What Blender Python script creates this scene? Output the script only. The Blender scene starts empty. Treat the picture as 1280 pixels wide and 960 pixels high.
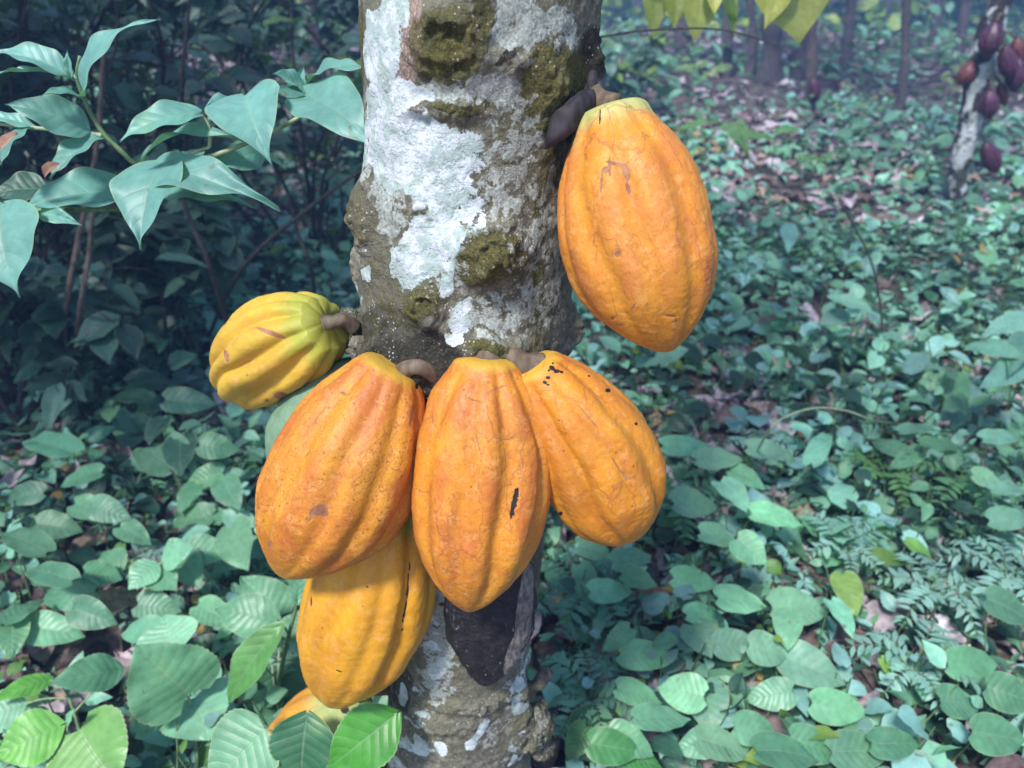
import bpy, math, random
import numpy as np
from mathutils import Vector
random.seed(7); RNG = np.random.default_rng(11)
SC = bpy.context.scene
COL = SC.collection
R = math.radians

# ------------------------------------------------------------------ camera geometry
H = 1.2; PITCH = R(29.0); F = 967.0
CP, SP = math.cos(PITCH), math.sin(PITCH)
CAM = np.array([0., 0., H])
FWD = np.array([0., CP, -SP]); UP = np.array([0., SP, CP]); RT = np.array([1., 0., 0.])
def ray(px, py):
    return FWD + RT*((px-640)/F) + UP*((480-py)/F)
def atY(px, py, Y):                    # point of the view line that lies in the vertical plane y = Y
    r = ray(px, py); return CAM + r*(Y/r[1])
def atZ(px, py, Z):                    # point of the view line at height Z
    r = ray(px, py); return CAM + r*((Z-H)/r[2])
def proj(p):
    q = p - CAM; d = q @ FWD
    return 640 + F*(q @ RT)/d, 480 - F*(q @ UP)/d, d
def mpp(p):                            # metres per photo pixel at a point
    return float((np.asarray(p)-CAM) @ FWD)/F

# ------------------------------------------------------------------ numpy noise
def _hash(i, j, k, s):
    n = (i*374761393 + j*668265263 + k*2147483647 + s*974634777) & 0xffffffff
    n = ((n ^ (n >> 13))*1274126177) & 0xffffffff
    return ((n ^ (n >> 16)) & 0xffff)/65535.0
def vnoise(p, s=0):
    p = np.asarray(p, dtype=float)
    f = np.floor(p).astype(np.int64); t = p-f; t = t*t*(3-2*t)
    r = 0
    for a in (0, 1):
        wa = t[..., 0] if a else 1-t[..., 0]
        for b in (0, 1):
            wb = t[..., 1] if b else 1-t[..., 1]
            for c in (0, 1):
                wc = t[..., 2] if c else 1-t[..., 2]
                r = r + wa*wb*wc*_hash(f[..., 0]+a, f[..., 1]+b, f[..., 2]+c, s)
    return r*2-1
def fbm(p, o=4, s=0, g=.5):
    a, r, q = 1.0, 0, np.asarray(p, dtype=float)
    for i in range(o):
        r = r + a*vnoise(q, s+i); a *= g; q = q*2.03+7.1
    return r
def sstep(a, b, x):
    t = np.clip((x-a)/(b-a), 0, 1); return t*t*(3-2*t)
def unit(v):
    v = np.asarray(v, dtype=float); return v/max(1e-9, np.linalg.norm(v))

# ------------------------------------------------------------------ object helpers
def tag(o, label=None, cat=None, group=None, kind=None):
    if label: o['label'] = label
    if cat: o['category'] = cat
    if group: o['group'] = group
    if kind: o['kind'] = kind
    return o
def thing(name, loc, label, cat, group=None):
    o = bpy.data.objects.new(name, None); COL.objects.link(o)
    o.empty_display_size = .03
    o.location = loc; return tag(o, label, cat, group)
def mesh_obj(name, V, faces, mat, parent=None, attrs=None, smooth=True):
    V = np.asarray(V, dtype=np.float32)
    if parent is not None: V = V - np.array(parent.location, dtype=np.float32)
    me = bpy.data.meshes.new(name)
    faces = np.asarray(faces, dtype=np.int32)
    n, m = faces.shape
    me.vertices.add(len(V)); me.vertices.foreach_set('co', V.ravel())
    me.loops.add(n*m); me.loops.foreach_set('vertex_index', faces.ravel())
    me.polygons.add(n); me.polygons.foreach_set('loop_start', np.arange(0, n*m, m, dtype=np.int32))
    me.polygons.foreach_set('loop_total', np.full(n, m, dtype=np.int32))
    me.polygons.foreach_set('use_smooth', np.full(n, smooth, dtype=bool))
    for k, a in (attrs or {}).items():
        a = np.asarray(a, dtype=np.float32)
        if a.ndim == 1:
            at = me.attributes.new(k, 'FLOAT', 'POINT'); at.data.foreach_set('value', a)
        else:
            at = me.attributes.new(k, 'FLOAT_VECTOR', 'POINT'); at.data.foreach_set('vector', a.ravel())
    me.materials.append(mat); me.update(); me.validate()
    o = bpy.data.objects.new(name, me); COL.objects.link(o)
    if parent is not None: o.parent = parent
    return o
def grid_faces(nu, nv, closed=False):
    # nu columns, nv rows
    i = np.arange(nu if closed else nu-1); j = np.arange(nv-1)
    I, J = np.meshgrid(i, j); I2 = (I+1) % nu
    return np.stack([J*nu+I, J*nu+I2, (J+1)*nu+I2, (J+1)*nu+I], -1).reshape(-1, 4)
class MB:
    def __init__(s): s.V = []; s.Fc = []; s.A = {}; s.n = 0
    def add(s, V, Fc, **at):
        V = np.asarray(V); s.V.append(V); s.Fc.append(np.asarray(Fc)+s.n); s.n += len(V)
        for k, a in at.items(): s.A.setdefault(k, []).append(a)
        return s
    def build(s, name, mat, parent=None):
        return mesh_obj(name, np.concatenate(s.V), np.concatenate(s.Fc), mat, parent,
                        {k: np.concatenate(a) for k, a in s.A.items()})
def smooth_path(P, n):
    P = np.asarray(P, dtype=float)
    if len(P) == 2: return P[0]+(P[1]-P[0])*np.linspace(0, 1, n)[:, None]
    Q = np.vstack([2*P[0]-P[1], P, 2*P[-1]-P[-2]]); out = []
    for t in np.linspace(0, len(P)-1-1e-6, n):
        i = int(t); u = t-i; a, b, c, d = Q[i], Q[i+1], Q[i+2], Q[i+3]
        out.append(.5*((2*b)+(c-a)*u+(2*a-5*b+4*c-d)*u*u+(3*b-a-3*c+d)*u**3))
    return np.array(out)
def tube(P, rad, n=10, k=None, rough=0., seed=0, cap=True):
    m = k or max(6, len(P)*4)
    C = smooth_path(P, m)
    rr = np.interp(np.linspace(0, 1, m), np.linspace(0, 1, len(np.atleast_1d(rad))), np.atleast_1d(rad))
    T = np.gradient(C, axis=0); T /= np.linalg.norm(T, axis=1)[:, None]+1e-9
    ref = np.array([.31, .9, .17]) if abs(T[0] @ unit([.31, .9, .17])) < .9 else np.array([1., 0, 0])
    A = np.cross(T, ref); A /= np.linalg.norm(A, axis=1)[:, None]; B = np.cross(T, A)
    th = np.linspace(0, 2*np.pi, n, endpoint=False)
    V = C[:, None]+rr[:, None, None]*(A[:, None]*np.cos(th)[None, :, None]+B[:, None]*np.sin(th)[None, :, None])
    if rough:
        nz = fbm(V*(.35/np.mean(rr)), 3, seed)
        V = C[:, None]+(V-C[:, None])*(1+rough*nz[..., None])
    if cap:
        V = np.concatenate([C[0][None, None]+0*V[:1], V, C[-1][None, None]+0*V[:1]])
        m += 2
    return V.reshape(-1, 3), grid_faces(n, m, True)

# ------------------------------------------------------------------ node helpers
class NT:
    def __init__(s, name):
        s.m = bpy.data.materials.new(name); s.m.use_nodes = True
        s.t = s.m.node_tree; s.t.nodes.clear(); s.out = s.t.nodes.new('ShaderNodeOutputMaterial')
    def n(s, typ, ins=None, **kw):
        nd = s.t.nodes.new(typ)
        for k, v in kw.items(): setattr(nd, k, v)
        for k, v in (ins or {}).items(): s.set(nd.inputs[k], v)
        return nd
    def set(s, sock, v):
        if isinstance(v, bpy.types.NodeSocket): s.t.links.new(v, sock)
        elif isinstance(v, (tuple, list)) and len(v) == 3 and sock.type == 'RGBA': sock.default_value = (*v, 1)
        else: sock.default_value = v
    def math(s, op, a, b=0.0, c=None, clamp=False):
        nd = s.t.nodes.new('ShaderNodeMath'); nd.operation = op; nd.use_clamp = clamp
        s.set(nd.inputs[0], a); s.set(nd.inputs[1], b)
        if c is not None: s.set(nd.inputs[2], c)
        return nd.outputs[0]
    def attr(s, name, vec=False):
        nd = s.n('ShaderNodeAttribute', attribute_name=name)
        return nd.outputs['Vector' if vec else 'Fac']
    def col_attr(s, name): return s.n('ShaderNodeAttribute', attribute_name=name).outputs['Color']
    def noise(s, vec, scale, detail=4, rough=.55, dist=0.):
        return s.n('ShaderNodeTexNoise', {'Vector': vec, 'Scale': scale, 'Detail': detail, 'Roughness': rough, 'Distortion': dist}).outputs[0]
    def step(s, x, a, b, to0=0., to1=1.):
        return s.n('ShaderNodeMapRange', {'Value': x, 'From Min': a, 'From Max': b, 'To Min': to0, 'To Max': to1}, interpolation_type='SMOOTHSTEP').outputs[0]
    def mix(s, f, a, b, mode='MIX'):
        nd = s.t.nodes.new('ShaderNodeMix'); nd.data_type = 'RGBA'; nd.blend_type = mode; nd.clamp_factor = True
        s.set(nd.inputs[0], f); s.set(nd.inputs[6], a); s.set(nd.inputs[7], b); return nd.outputs[2]
    def map(s, vec, scale=(1, 1, 1), loc=(0, 0, 0)):
        return s.n('ShaderNodeMapping', {'Vector': vec, 'Scale': scale, 'Location': loc}).outputs[0]
    def obj(s): return s.n('ShaderNodeTexCoord').outputs['Object']
    def bump(s, h, strength=.5, dist=.002, normal=None):
        ins = {'Height': h, 'Strength': strength, 'Distance': dist}
        if normal is not None: ins['Normal'] = normal
        return s.n('ShaderNodeBump', ins).outputs[0]
    def principled(s, **ins):
        nd = s.n('ShaderNodeBsdfPrincipled')
        for k, v in ins.items(): s.set(nd.inputs[k.replace('_', ' ')], v)
        return nd.outputs[0]
    def done(s, sh): s.t.links.new(sh, s.out.inputs['Surface']); return s.m

# ------------------------------------------------------------------ materials
def leaf_material(name, veins=7.0, vein_light=.28, rough=.45, trans=.28, spec=.5, bump=.2, back=.35):
    t = NT(name)
    uv = t.attr('luv', True); sx = t.n('ShaderNodeSeparateXYZ', {0: uv})
    u, v = sx.outputs[0], sx.outputs[1]
    au = t.math('ABSOLUTE', u)
    c = t.col_attr('tint')
    ob = t.obj()
    n1 = t.noise(ob, 14, 3); n2 = t.noise(ob, 90, 4); n5 = t.noise(ob, 55, 2)
    ph = t.math('MULTIPLY', t.math('SUBTRACT', v, t.math('MULTIPLY', au, .2)), veins)
    ph = t.math('ADD', ph, t.math('MULTIPLY', n1, .35))
    fr = t.math('ABSOLUTE', t.math('SUBTRACT', t.math('FRACT', ph), .5))     # .5 at vein
    lat = t.step(fr, .46, .5); mid = t.step(au, .05, .015)
    vein = t.math('MAXIMUM', t.math('MULTIPLY', lat, .7), mid, clamp=True)
    blot = t.step(n2, .3, .7, .90, 1.08)
    blot2 = t.step(n1, .3, .7, .85, 1.15)
    col = t.mix(1., c, t.n('ShaderNodeCombineColor', {0: blot, 1: blot, 2: blot}).outputs[0], 'MULTIPLY')
    col = t.mix(1., col, t.n('ShaderNodeCombineColor', {0: blot2, 1: blot2, 2: blot2}).outputs[0], 'MULTIPLY')
    col = t.mix(t.math('MULTIPLY', vein, vein_light), col, (.30, .42, .26))
    col = t.mix(t.math('MULTIPLY', t.step(n5, .70, .76), .7), col, (.20, .15, .07))
    col = t.mix(t.step(n1, .60, .80, 0, .35), col, (.22, .34, .10))
    col = t.mix(t.step(au, .93, .985, 0, .5), col, (.36, .44, .24))
    geo = t.n('ShaderNodeNewGeometry')
    col = t.mix(t.math('MULTIPLY', geo.outputs['Backfacing'], back), col, (.16, .26, .15))
    nf = t.noise(ob, 400, 3)
    h = t.math('ADD', t.math('MULTIPLY', t.math('POWER', t.math('SUBTRACT', .5, fr), .5), .9), t.math('MULTIPLY', nf, .15))
    h = t.math('SUBTRACT', h, t.math('MULTIPLY', mid, .5))
    bm = t.bump(h, bump, .004)
    p = t.principled(Base_Color=col, Roughness=rough, Specular_IOR_Level=spec, Normal=bm)
    tr = t.n('ShaderNodeBsdfTranslucent', {'Color': t.mix(1., col, (1.0, 1.25, .55), 'MULTIPLY'), 'Normal': bm}).outputs[0]
    ms = t.n('ShaderNodeMixShader', {0: trans, 1: p, 2: tr}).outputs[0]
    return t.done(ms)
M_LEAF = leaf_material('leaf_surface')
M_GLOSS = leaf_material('waxy_leaf_surface', veins=8, rough=.4, spec=.5, bump=.28, trans=.25)
M_COVER = leaf_material('undergrowth_leaf', veins=6, vein_light=.15, bump=.1, rough=.45, trans=.3)

def litter_material():
    t = NT('dead_leaf'); ob = t.obj(); c = t.col_attr('tint')
    uv = t.attr('luv', True); sx = t.n('ShaderNodeSeparateXYZ', {0: uv}); au = t.math('ABSOLUTE', sx.outputs[0])
    n = t.noise(ob, 60, 5); b = t.step(n, .3, .7, .6, 1.25)
    col = t.mix(1., c, t.n('ShaderNodeCombineColor', {0: b, 1: b, 2: b}).outputs[0], 'MULTIPLY')
    col = t.mix(t.step(au, .06, .01, 0., .5), col, (.42, .34, .26))
    p = t.principled(Base_Color=col, Roughness=.7, Specular_IOR_Level=.25, Normal=t.bump(n, .6, .003))
    return t.done(p)
M_LITTER = litter_material()

def soil_material():
    t = NT('soil'); ob = t.obj()
    n = t.noise(ob, 5, 6, .65); n2 = t.noise(ob, 60, 5)
    col = t.mix(t.step(n, .3, .7), (.035, .026, .022), (.10, .075, .065))
    col = t.mix(t.step(n2, .55, .7), col, (.17, .13, .12))
    v = t.n('ShaderNodeTexVoronoi', {'Vector': ob, 'Scale': 14.}, feature='F1')
    col = t.mix(t.step(v.outputs['Color'], .45, .6, 0, .6), col, (.20, .15, .14))
    return t.done(t.principled(Base_Color=col, Roughness=.95, Normal=t.bump(t.math('ADD', n, n2), .8, .03)))
M_SOIL = soil_material()

def stem_material(name, c1, c2, rough=.7):
    t = NT(name); ob = t.obj(); n = t.noise(t.map(ob, (1, 1, .3)), 120, 5)
    col = t.mix(t.step(n, .35, .65), c1, c2)
    return t.done(t.principled(Base_Color=col, Roughness=rough, Normal=t.bump(n, .5, .002)))
M_STEM = stem_material('green_stem', (.06, .12, .05), (.14, .22, .09), .55)
M_STEMPALE = stem_material('pale_stem', (.22, .30, .17), (.34, .40, .24), .55)
M_TWIG = stem_material('dark_twig', (.018, .018, .018), (.06, .05, .045), .85)
M_BROWNTWIG = stem_material('brown_twig', (.07, .05, .04), (.17, .13, .10), .85)
M_STALK = stem_material('pod_stalk', (.085, .058, .035), (.17, .125, .085), .75)

def far_bark_material(name, pale=.5, c1=(.05, .04, .045), c2=(.13, .10, .10)):
    t = NT(name); ob = t.obj()
    n = t.noise(ob, 14, 5, .6); n2 = t.noise(ob, 60, 4); n3 = t.noise(t.map(ob, (1, 1, .7)), 12, 4, .6)
    col = t.mix(t.step(n2, .35, .65), c1, c2)
    col = t.mix(t.step(n3, 1-pale-.02, 1-pale+.03), col, (.46, .49, .50))
    col = t.mix(t.step(n, .56, .64, 0, .7), col, (.05, .075, .04))
    return t.done(t.principled(Base_Color=col, Roughness=.9, Normal=t.bump(t.math('ADD', n, n2), .9, .012)))
M_BARKFAR = far_bark_material('dark_bark', .28)
M_BARKPALE = far_bark_material('lichen_spotted_bark', .50, (.02, .018, .022), (.06, .05, .05))

def trunk_material():
    t = NT('cacao_bark'); ob = t.obj()
    wl, gl, ms, dk, pk = (t.attr(k) for k in ('white', 'pale', 'moss', 'dark', 'pink'))
    n_big = t.noise(ob, 38, 6, .62, .3); n_mid = t.noise(ob, 110, 6, .65); n_fine = t.noise(ob, 420, 5, .7)
    n_b2 = t.noise(t.map(ob, loc=(3, 1, 7)), 55, 6, .6, .4); n_b3 = t.noise(t.map(ob, loc=(9, 4, 2)), 26, 5, .6, .2)
    crack = t.n('ShaderNodeTexVoronoi', {'Vector': t.map(ob, (1, 1, .6)), 'Scale': 210., 'Randomness': 1.}, feature='DISTANCE_TO_EDGE').outputs['Distance']
    # bark
    bark = t.mix(t.step(n_mid, .32, .68), (.105, .097, .072), (.27, .255, .20))
    bark = t.mix(t.step(n_fine, .52, .72, 0, .5), bark, (.34, .30, .25))
    bark = t.mix(t.math('MULTIPLY', t.step(n_b3, .45, .55), .35), bark, (.12, .115, .06))
    bark = t.mix(t.step(t.math('ADD', pk, t.math('MULTIPLY', t.math('SUBTRACT', n_mid, .5), .7)), .42, .6), bark,
                 t.mix(t.step(n_fine, .3, .7), (.22, .15, .12), (.40, .30, .25)))
    # darker patches, burl hollows included
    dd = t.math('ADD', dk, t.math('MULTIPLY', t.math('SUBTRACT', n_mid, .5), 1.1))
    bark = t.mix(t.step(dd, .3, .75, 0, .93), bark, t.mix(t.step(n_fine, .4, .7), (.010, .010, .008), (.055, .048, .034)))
    # moss
    mm = t.math('ADD', ms, t.math('MULTIPLY', t.math('SUBTRACT', n_mid, .5), 1.3))
    mossc = t.mix(t.step(n_fine, .3, .7), (.042, .042, .014), (.19, .165, .05))
    mossc = t.mix(t.step(n_mid, .5, .7, 0, .6), mossc, (.21, .20, .06))
    mossm = t.step(mm, .42, .85)
    bark = t.mix(t.math('MULTIPLY', mossm, .9), bark, mossc)
    # pale green-grey crustose lichen
    gg = t.math('ADD', gl, t.math('ADD', t.math('MULTIPLY', t.math('SUBTRACT', n_b2, .5), 1.2), t.math('MULTIPLY', t.math('SUBTRACT', n_mid, .5), 1.7)))
    gm = t.step(gg, .44, .56)
    palec = t.mix(t.step(n_fine, .35, .65), (.24, .25, .22), (.46, .49, .45))
    bark = t.mix(gm, bark, palec)
    # white crust
    ww = t.math('ADD', wl, t.math('ADD', t.math('MULTIPLY', t.math('SUBTRACT', n_big, .5), 1.1), t.math('ADD', t.math('MULTIPLY', t.math('SUBTRACT', n_mid, .5), 1.5), t.math('MULTIPLY', t.math('SUBTRACT', n_fine, .5), .7))))
    wm = t.step(ww, .46, .54)
    wc = t.mix(t.step(n_b2, .46, .54), (.62, .67, .70), (.42, .51, .48))
    wc = t.mix(t.step(n_mid, .60, .70, 0, .55), wc, (.38, .38, .34))
    wc = t.mix(t.step(n_fine, .52, .66, 0, .6), wc, (.34, .33, .29))
    bark = t.mix(wm, bark, wc)
    # tiny white specks
    sp = t.n('ShaderNodeTexVoronoi', {'Vector': ob, 'Scale': 230., 'Randomness': 1.}, feature='F1').outputs['Distance']
    spm = t.math('MULTIPLY', t.step(sp, .24, .14), t.step(t.noise(ob, 30, 3), .46, .60))
    bark = t.mix(t.math('MULTIPLY', spm, .75), bark, (.62, .64, .58))
    h = t.math('ADD', t.math('MULTIPLY', n_mid, .7), t.math('MULTIPLY', n_fine, .35))
    h = t.math('ADD', h, t.math('MULTIPLY', t.step(crack, 0., .12), t.math('SUBTRACT', .10, t.math('MULTIPLY', t.math('MAXIMUM', wm, gm), .09))))
    h = t.math('ADD', h, t.math('MULTIPLY', wm, .22)); h = t.math('ADD', h, t.math('MULTIPLY', gm, .12))
    h = t.math('ADD', h, t.math('MULTIPLY', t.math('MULTIPLY', mossm, n_fine), 1.0))
    bark = t.mix(t.math('MULTIPLY', t.step(crack, .05, .0), t.math('SUBTRACT', .35, t.math('MULTIPLY', t.math('MAXIMUM', wm, gm), .32))), bark, (.05, .042, .03))
    return t.done(t.principled(Base_Color=bark, Roughness=.92, Specular_IOR_Level=.2, Normal=t.bump(h, .85, .0035)))
M_TRUNK = trunk_material()

def pod_material(name, a, b, blush, crack=.5, green=(.20, .24, .05), speck=.5, greenamt=1., light=(.76, .39, .13), rough=.50, bump=.42):
    t = NT(name); pl = t.attr('pl', True)
    g, sc, bk, rdg, rim = (t.attr(k) for k in ('green', 'scar', 'black', 'ridge', 'tip'))
    lon = t.map(pl, (1, 1, .38))
    n1 = t.noise(pl, 24, 5, .6); n2 = t.noise(pl, 95, 5, .65); n3 = t.noise(pl, 330, 4, .75); n4 = t.noise(lon, 34, 5, .65, .4)
    col = t.mix(t.step(n1, .30, .70), a, b)
    bl = t.math('MULTIPLY', t.step(t.math('ADD', t.math('MULTIPLY', rdg, .20), n4), .46, .80), t.math('SUBTRACT', 1., t.math('MULTIPLY', rim, .7)))
    col = t.mix(t.math('MULTIPLY', bl, .85), col, blush)
    col = t.mix(t.math('MULTIPLY', t.step(n2, .5, .66), .40), col, light)
    # reddish brown mottling of fine specks; furrows between the ridges darker
    m2 = t.math('MULTIPLY', t.step(n3, .53, .62), t.step(n2, .38, .60))
    col = t.mix(t.math('MULTIPLY', t.step(t.noise(pl, 620, 3, .7), .50, .64), min(.55, .12+speck*.40)), col, (.40, .14, .025))
    col = t.mix(t.math('MULTIPLY', m2, speck), col, (.36, .11, .025))
    col = t.mix(t.math('MULTIPLY', t.math('SUBTRACT', 1., rdg), t.step(n4, .40, .60, 0, .45)), col, t.mix(1., col, (.62, .50, .45), 'MULTIPLY'))
    gg = t.math('ADD', g, t.math('MULTIPLY', t.math('SUBTRACT', n4, .5), .8))
    col = t.mix(t.step(gg, .30, .95, 0, greenamt), col, green)
    # fine vein-like cracks running along the husk
    wob = t.n('ShaderNodeTexNoise', {'Vector': pl, 'Scale': 60., 'Detail': 3.}).outputs['Color']
    vv = t.n('ShaderNodeVectorMath', {0: lon, 1: t.n('ShaderNodeVectorMath', {0: wob, 3: .012}, operation='SCALE').outputs[0]}, operation='ADD').outputs[0]
    e1 = t.n('ShaderNodeTexVoronoi', {'Vector': vv, 'Scale': 46.}, feature='DISTANCE_TO_EDGE').outputs['Distance']
    e2 = t.n('ShaderNodeTexVoronoi', {'Vector': t.n('ShaderNodeVectorMath', {0: vv, 1: (3.1, 2.2, 5.)}, operation='ADD').outputs[0], 'Scale': 105.}, feature='DISTANCE_TO_EDGE').outputs['Distance']
    w1 = t.step(t.noise(pl, 20, 3), .47, .60); w2 = t.step(t.noise(pl, 33, 3), .50, .64)
    ck = t.math('MAXIMUM', t.math('MULTIPLY', t.step(e1, .035, .0), w1), t.math('MULTIPLY', t.math('MULTIPLY', t.step(e2, .045, .0), w2), .7))
    col = t.mix(t.math('MULTIPLY', ck, crack), col, (.33, .09, .04))
    # little black pin spots
    sp = t.n('ShaderNodeTexVoronoi', {'Vector': pl, 'Scale': 75.}, feature='F1')
    spm = t.math('MULTIPLY', t.step(sp.outputs['Distance'], .085, .05), t.step(t.noise(pl, 14, 2), .52, .58))
    col = t.mix(t.math('MULTIPLY', spm, .8), col, (.09, .035, .015))
    sc2 = t.math('ADD', sc, t.math('MULTIPLY', t.math('SUBTRACT', t.noise(pl, 190, 4, .7), .5), 1.4))
    scm = t.math('MULTIPLY', t.step(sc2, .42, .58), t.step(sc, .05, .2))
    col = t.mix(scm, col, t.mix(t.step(n2, .4, .6), (.26, .10, .05), (.38, .18, .09)))
    n6 = t.noise(pl, 210, 4, .7)
    bk2 = t.math('ADD', bk, t.math('MULTIPLY', t.math('SUBTRACT', n6, .5), 1.7))
    col = t.mix(t.math('MULTIPLY', t.step(bk2, .15, .5), t.step(bk, .02, .15)), col, (.30, .11, .03))
    bkm = t.math('MULTIPLY', t.step(bk2, .42, .58), t.step(bk, .05, .2))
    col = t.mix(bkm, col, (.016, .011, .010))
    vo = t.n('ShaderNodeTexVoronoi', {'Vector': pl, 'Scale': 120.}, feature='F1').outputs['Distance']
    h = t.math('ADD', t.math('MULTIPLY', n2, .5), t.math('MULTIPLY', n3, .30))
    h = t.math('SUBTRACT', h, t.math('MULTIPLY', vo, .25))
    h = t.math('SUBTRACT', h, t.math('MULTIPLY', ck, .12)); h = t.math('SUBTRACT', h, t.math('MULTIPLY', t.math('ADD', scm, bkm), .5))
    ro = t.math('ADD', rough-.08, t.math('MULTIPLY', n2, .22)); ro = t.math('ADD', ro, t.math('MULTIPLY', scm, .25))
    return t.done(t.principled(Base_Color=col, Roughness=ro, Specular_IOR_Level=.40, Normal=t.bump(h, bump, .003),
                               Subsurface_Weight=.06, Subsurface_Radius=(.01, .004, .001), Subsurface_Scale=.4))

def black_pod_material():
    t = NT('rotted_husk'); pl = t.attr('pl', True); gr = t.attr('green')
    n = t.noise(pl, 90, 6, .7); n2 = t.noise(t.map(pl, (1, 1, .4)), 240, 5, .7); n3 = t.noise(pl, 30, 4)
    col = t.mix(t.step(n, .35, .7), (.006, .005, .007), (.022, .019, .023))
    col = t.mix(t.math('MULTIPLY', t.step(n2, .60, .68), t.step(n3, .45, .6)), col, (.24, .22, .24))
    g2 = t.math('ADD', gr, t.math('MULTIPLY', t.math('SUBTRACT', n, .5), .6))
    col = t.mix(t.step(g2, .45, .6), col, t.mix(t.step(n2, .35, .65), (.07, .058, .055), (.24, .21, .20)))
    return t.done(t.principled(Base_Color=col, Roughness=.6, Normal=t.bump(t.math('ADD', n, n2), .8, .003)))
M_BLACKPOD = black_pod_material()

# ------------------------------------------------------------------ setting: ground
def ground_height(x, y):
    p = np.stack([x*.8, y*.8, 0*x], -1)
    return .05*vnoise(p, 3)+.018*vnoise(p*4.3, 5)
def gnd(px, py):
    p = atZ(px, py, 0.); p[2] = float(ground_height(np.array(p[0]), np.array(p[1]))); return p
def make_ground():
    s = np.sinh(np.linspace(-7.2, 7.2, 361))*.3
    X, Y = np.meshgrid(s, s+2); far = np.exp(-(X**2+(Y-2)**2)/900)
    Z = ground_height(X, Y)*far
    V = np.stack([X, Y, Z], -1).reshape(-1, 3)
    o = mesh_obj('ground', V, grid_faces(len(s), len(s)), M_SOIL); tag(o, kind='structure')
make_ground()

# ------------------------------------------------------------------ leaves
def pchip(x, pts):
    xs, ys = np.array([p[0] for p in pts]), np.array([p[1] for p in pts])
    d = np.diff(ys)/np.diff(xs); m = np.zeros(len(xs)); m[0], m[-1] = d[0], d[-1]
    for i in range(1, len(xs)-1):
        m[i] = 0 if d[i-1]*d[i] <= 0 else 2*d[i-1]*d[i]/(d[i-1]+d[i])
    i = np.clip(np.searchsorted(xs, x)-1, 0, len(xs)-2); h = xs[i+1]-xs[i]; t = (x-xs[i])/h
    return (2*t**3-3*t**2+1)*ys[i]+(t**3-2*t**2+t)*h*m[i]+(-2*t**3+3*t**2)*ys[i+1]+(t**3-t**2)*h*m[i+1]
OUTL = {'lance': [(0, .05), (.08, .35), (.2, .75), (.35, .98), (.45, 1.), (.6, .88), (.75, .58), (.88, .26), (.95, .1), (1, 0)],
        'ovate': [(0, .04), (.05, .36), (.13, .68), (.25, .94), (.37, 1.), (.54, .88), (.70, .62), (.84, .31), (.93, .12), (1, 0)],
        'heart': [(0, .38), (.05, .70), (.14, .92), (.27, 1.), (.44, .94), (.61, .76), (.77, .50), (.88, .26), (.94, .12), (1, 0)],
        'oval': [(0, .10), (.06, .48), (.17, .80), (.32, .97), (.47, 1.), (.64, .90), (.80, .64), (.91, .36), (.97, .16), (1, 0)],
        'drip': [(0, .04), (.05, .34), (.14, .70), (.27, .96), (.38, 1.), (.54, .84), (.69, .54), (.81, .25), (.89, .10), (.95, .04), (1, 0)]}
def outline(shape, v):
    q = np.array(OUTL[shape]); return np.clip(pchip(v, q), 0, None)
def leaf_template(shape='ovate', nu=2, nv=6, wid=.5, bend=.6, fold=.15, cord=.0, ruffle=.0, serr=0., ns=14, twist=0., seed=0, vpow=1.):
    """unit-length leaf: base at origin, tip on +y; x across, z up. returns verts, faces, luv"""
    v = np.linspace(0, 1, nv+1)**vpow
    u = np.linspace(-1, 1, 2*nu+1)
    w = outline(shape, v)*wid*.5
    if serr:
        w = w*(1+serr*(1-2*np.abs(((v*ns) % 1)-.2)))
    a = bend*.5-bend*v                       # slope angle along the leaf
    dy = np.cos(a); dz = np.sin(a); dv = np.diff(v, prepend=0)
    cy = np.cumsum(np.roll(dy, 1)*dv); cz = np.cumsum(np.roll(dz, 1)*dv)
    k = math.hypot(cy[-1], cz[-1]); rot = math.atan2(cz[-1], cy[-1])
    cy, cz = (cy*math.cos(rot)+cz*math.sin(rot))/k, (-cy*math.sin(rot)+cz*math.cos(rot))/k
    U, VV = np.meshgrid(u, v)
    W = np.repeat(w[:, None], len(u), 1)
    X = U*W
    Y = np.repeat(cy[:, None], len(u), 1)-cord*np.abs(U)**1.5*(1-VV)**4
    Z = np.repeat(cz[:, None], len(u), 1)+fold*np.abs(U)*W*2
    if ruffle:
        Z = Z+ruffle*np.abs(U)**2*np.sin(VV*17+seed*1.7+np.sign(U)*1.1)*.5+ruffle*.6*vnoise(np.stack([U*1.5+seed, VV*3, 0*U], -1), seed)
    if twist:
        c, s = np.cos(twist*VV), np.sin(twist*VV); X, Z = X*c-(Z-0)*s*0-0+0*Z, Z+X*np.sin(twist*VV)
    P = np.stack([X, Y, Z], -1).reshape(-1, 3)
    luv = np.stack([U, VV, 0*U], -1).reshape(-1, 3)
    return P, grid_faces(len(u), nv+1), luv
def frame(y, n):
    y = unit(y); x = unit(np.cross(y, n)); z = np.cross(x, y)
    return np.stack([x, y, z], 0)         # rows; P @ frame
def place_leaf(T, base, tip, n=(0, -.35, 1), wscale=1.):
    P, Fc, luv = T
    d = np.asarray(tip)-np.asarray(base); L = np.linalg.norm(d)
    Q = P*np.array([wscale, 1, 1])*L
    return Q @ frame(d, n)+np.asarray(base), Fc, luv
def jitter(c, k=.15):
    return np.array(c)*(1+RNG.uniform(-k, k))*(1+RNG.uniform(-k*.3, k*.3, 3))
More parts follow.
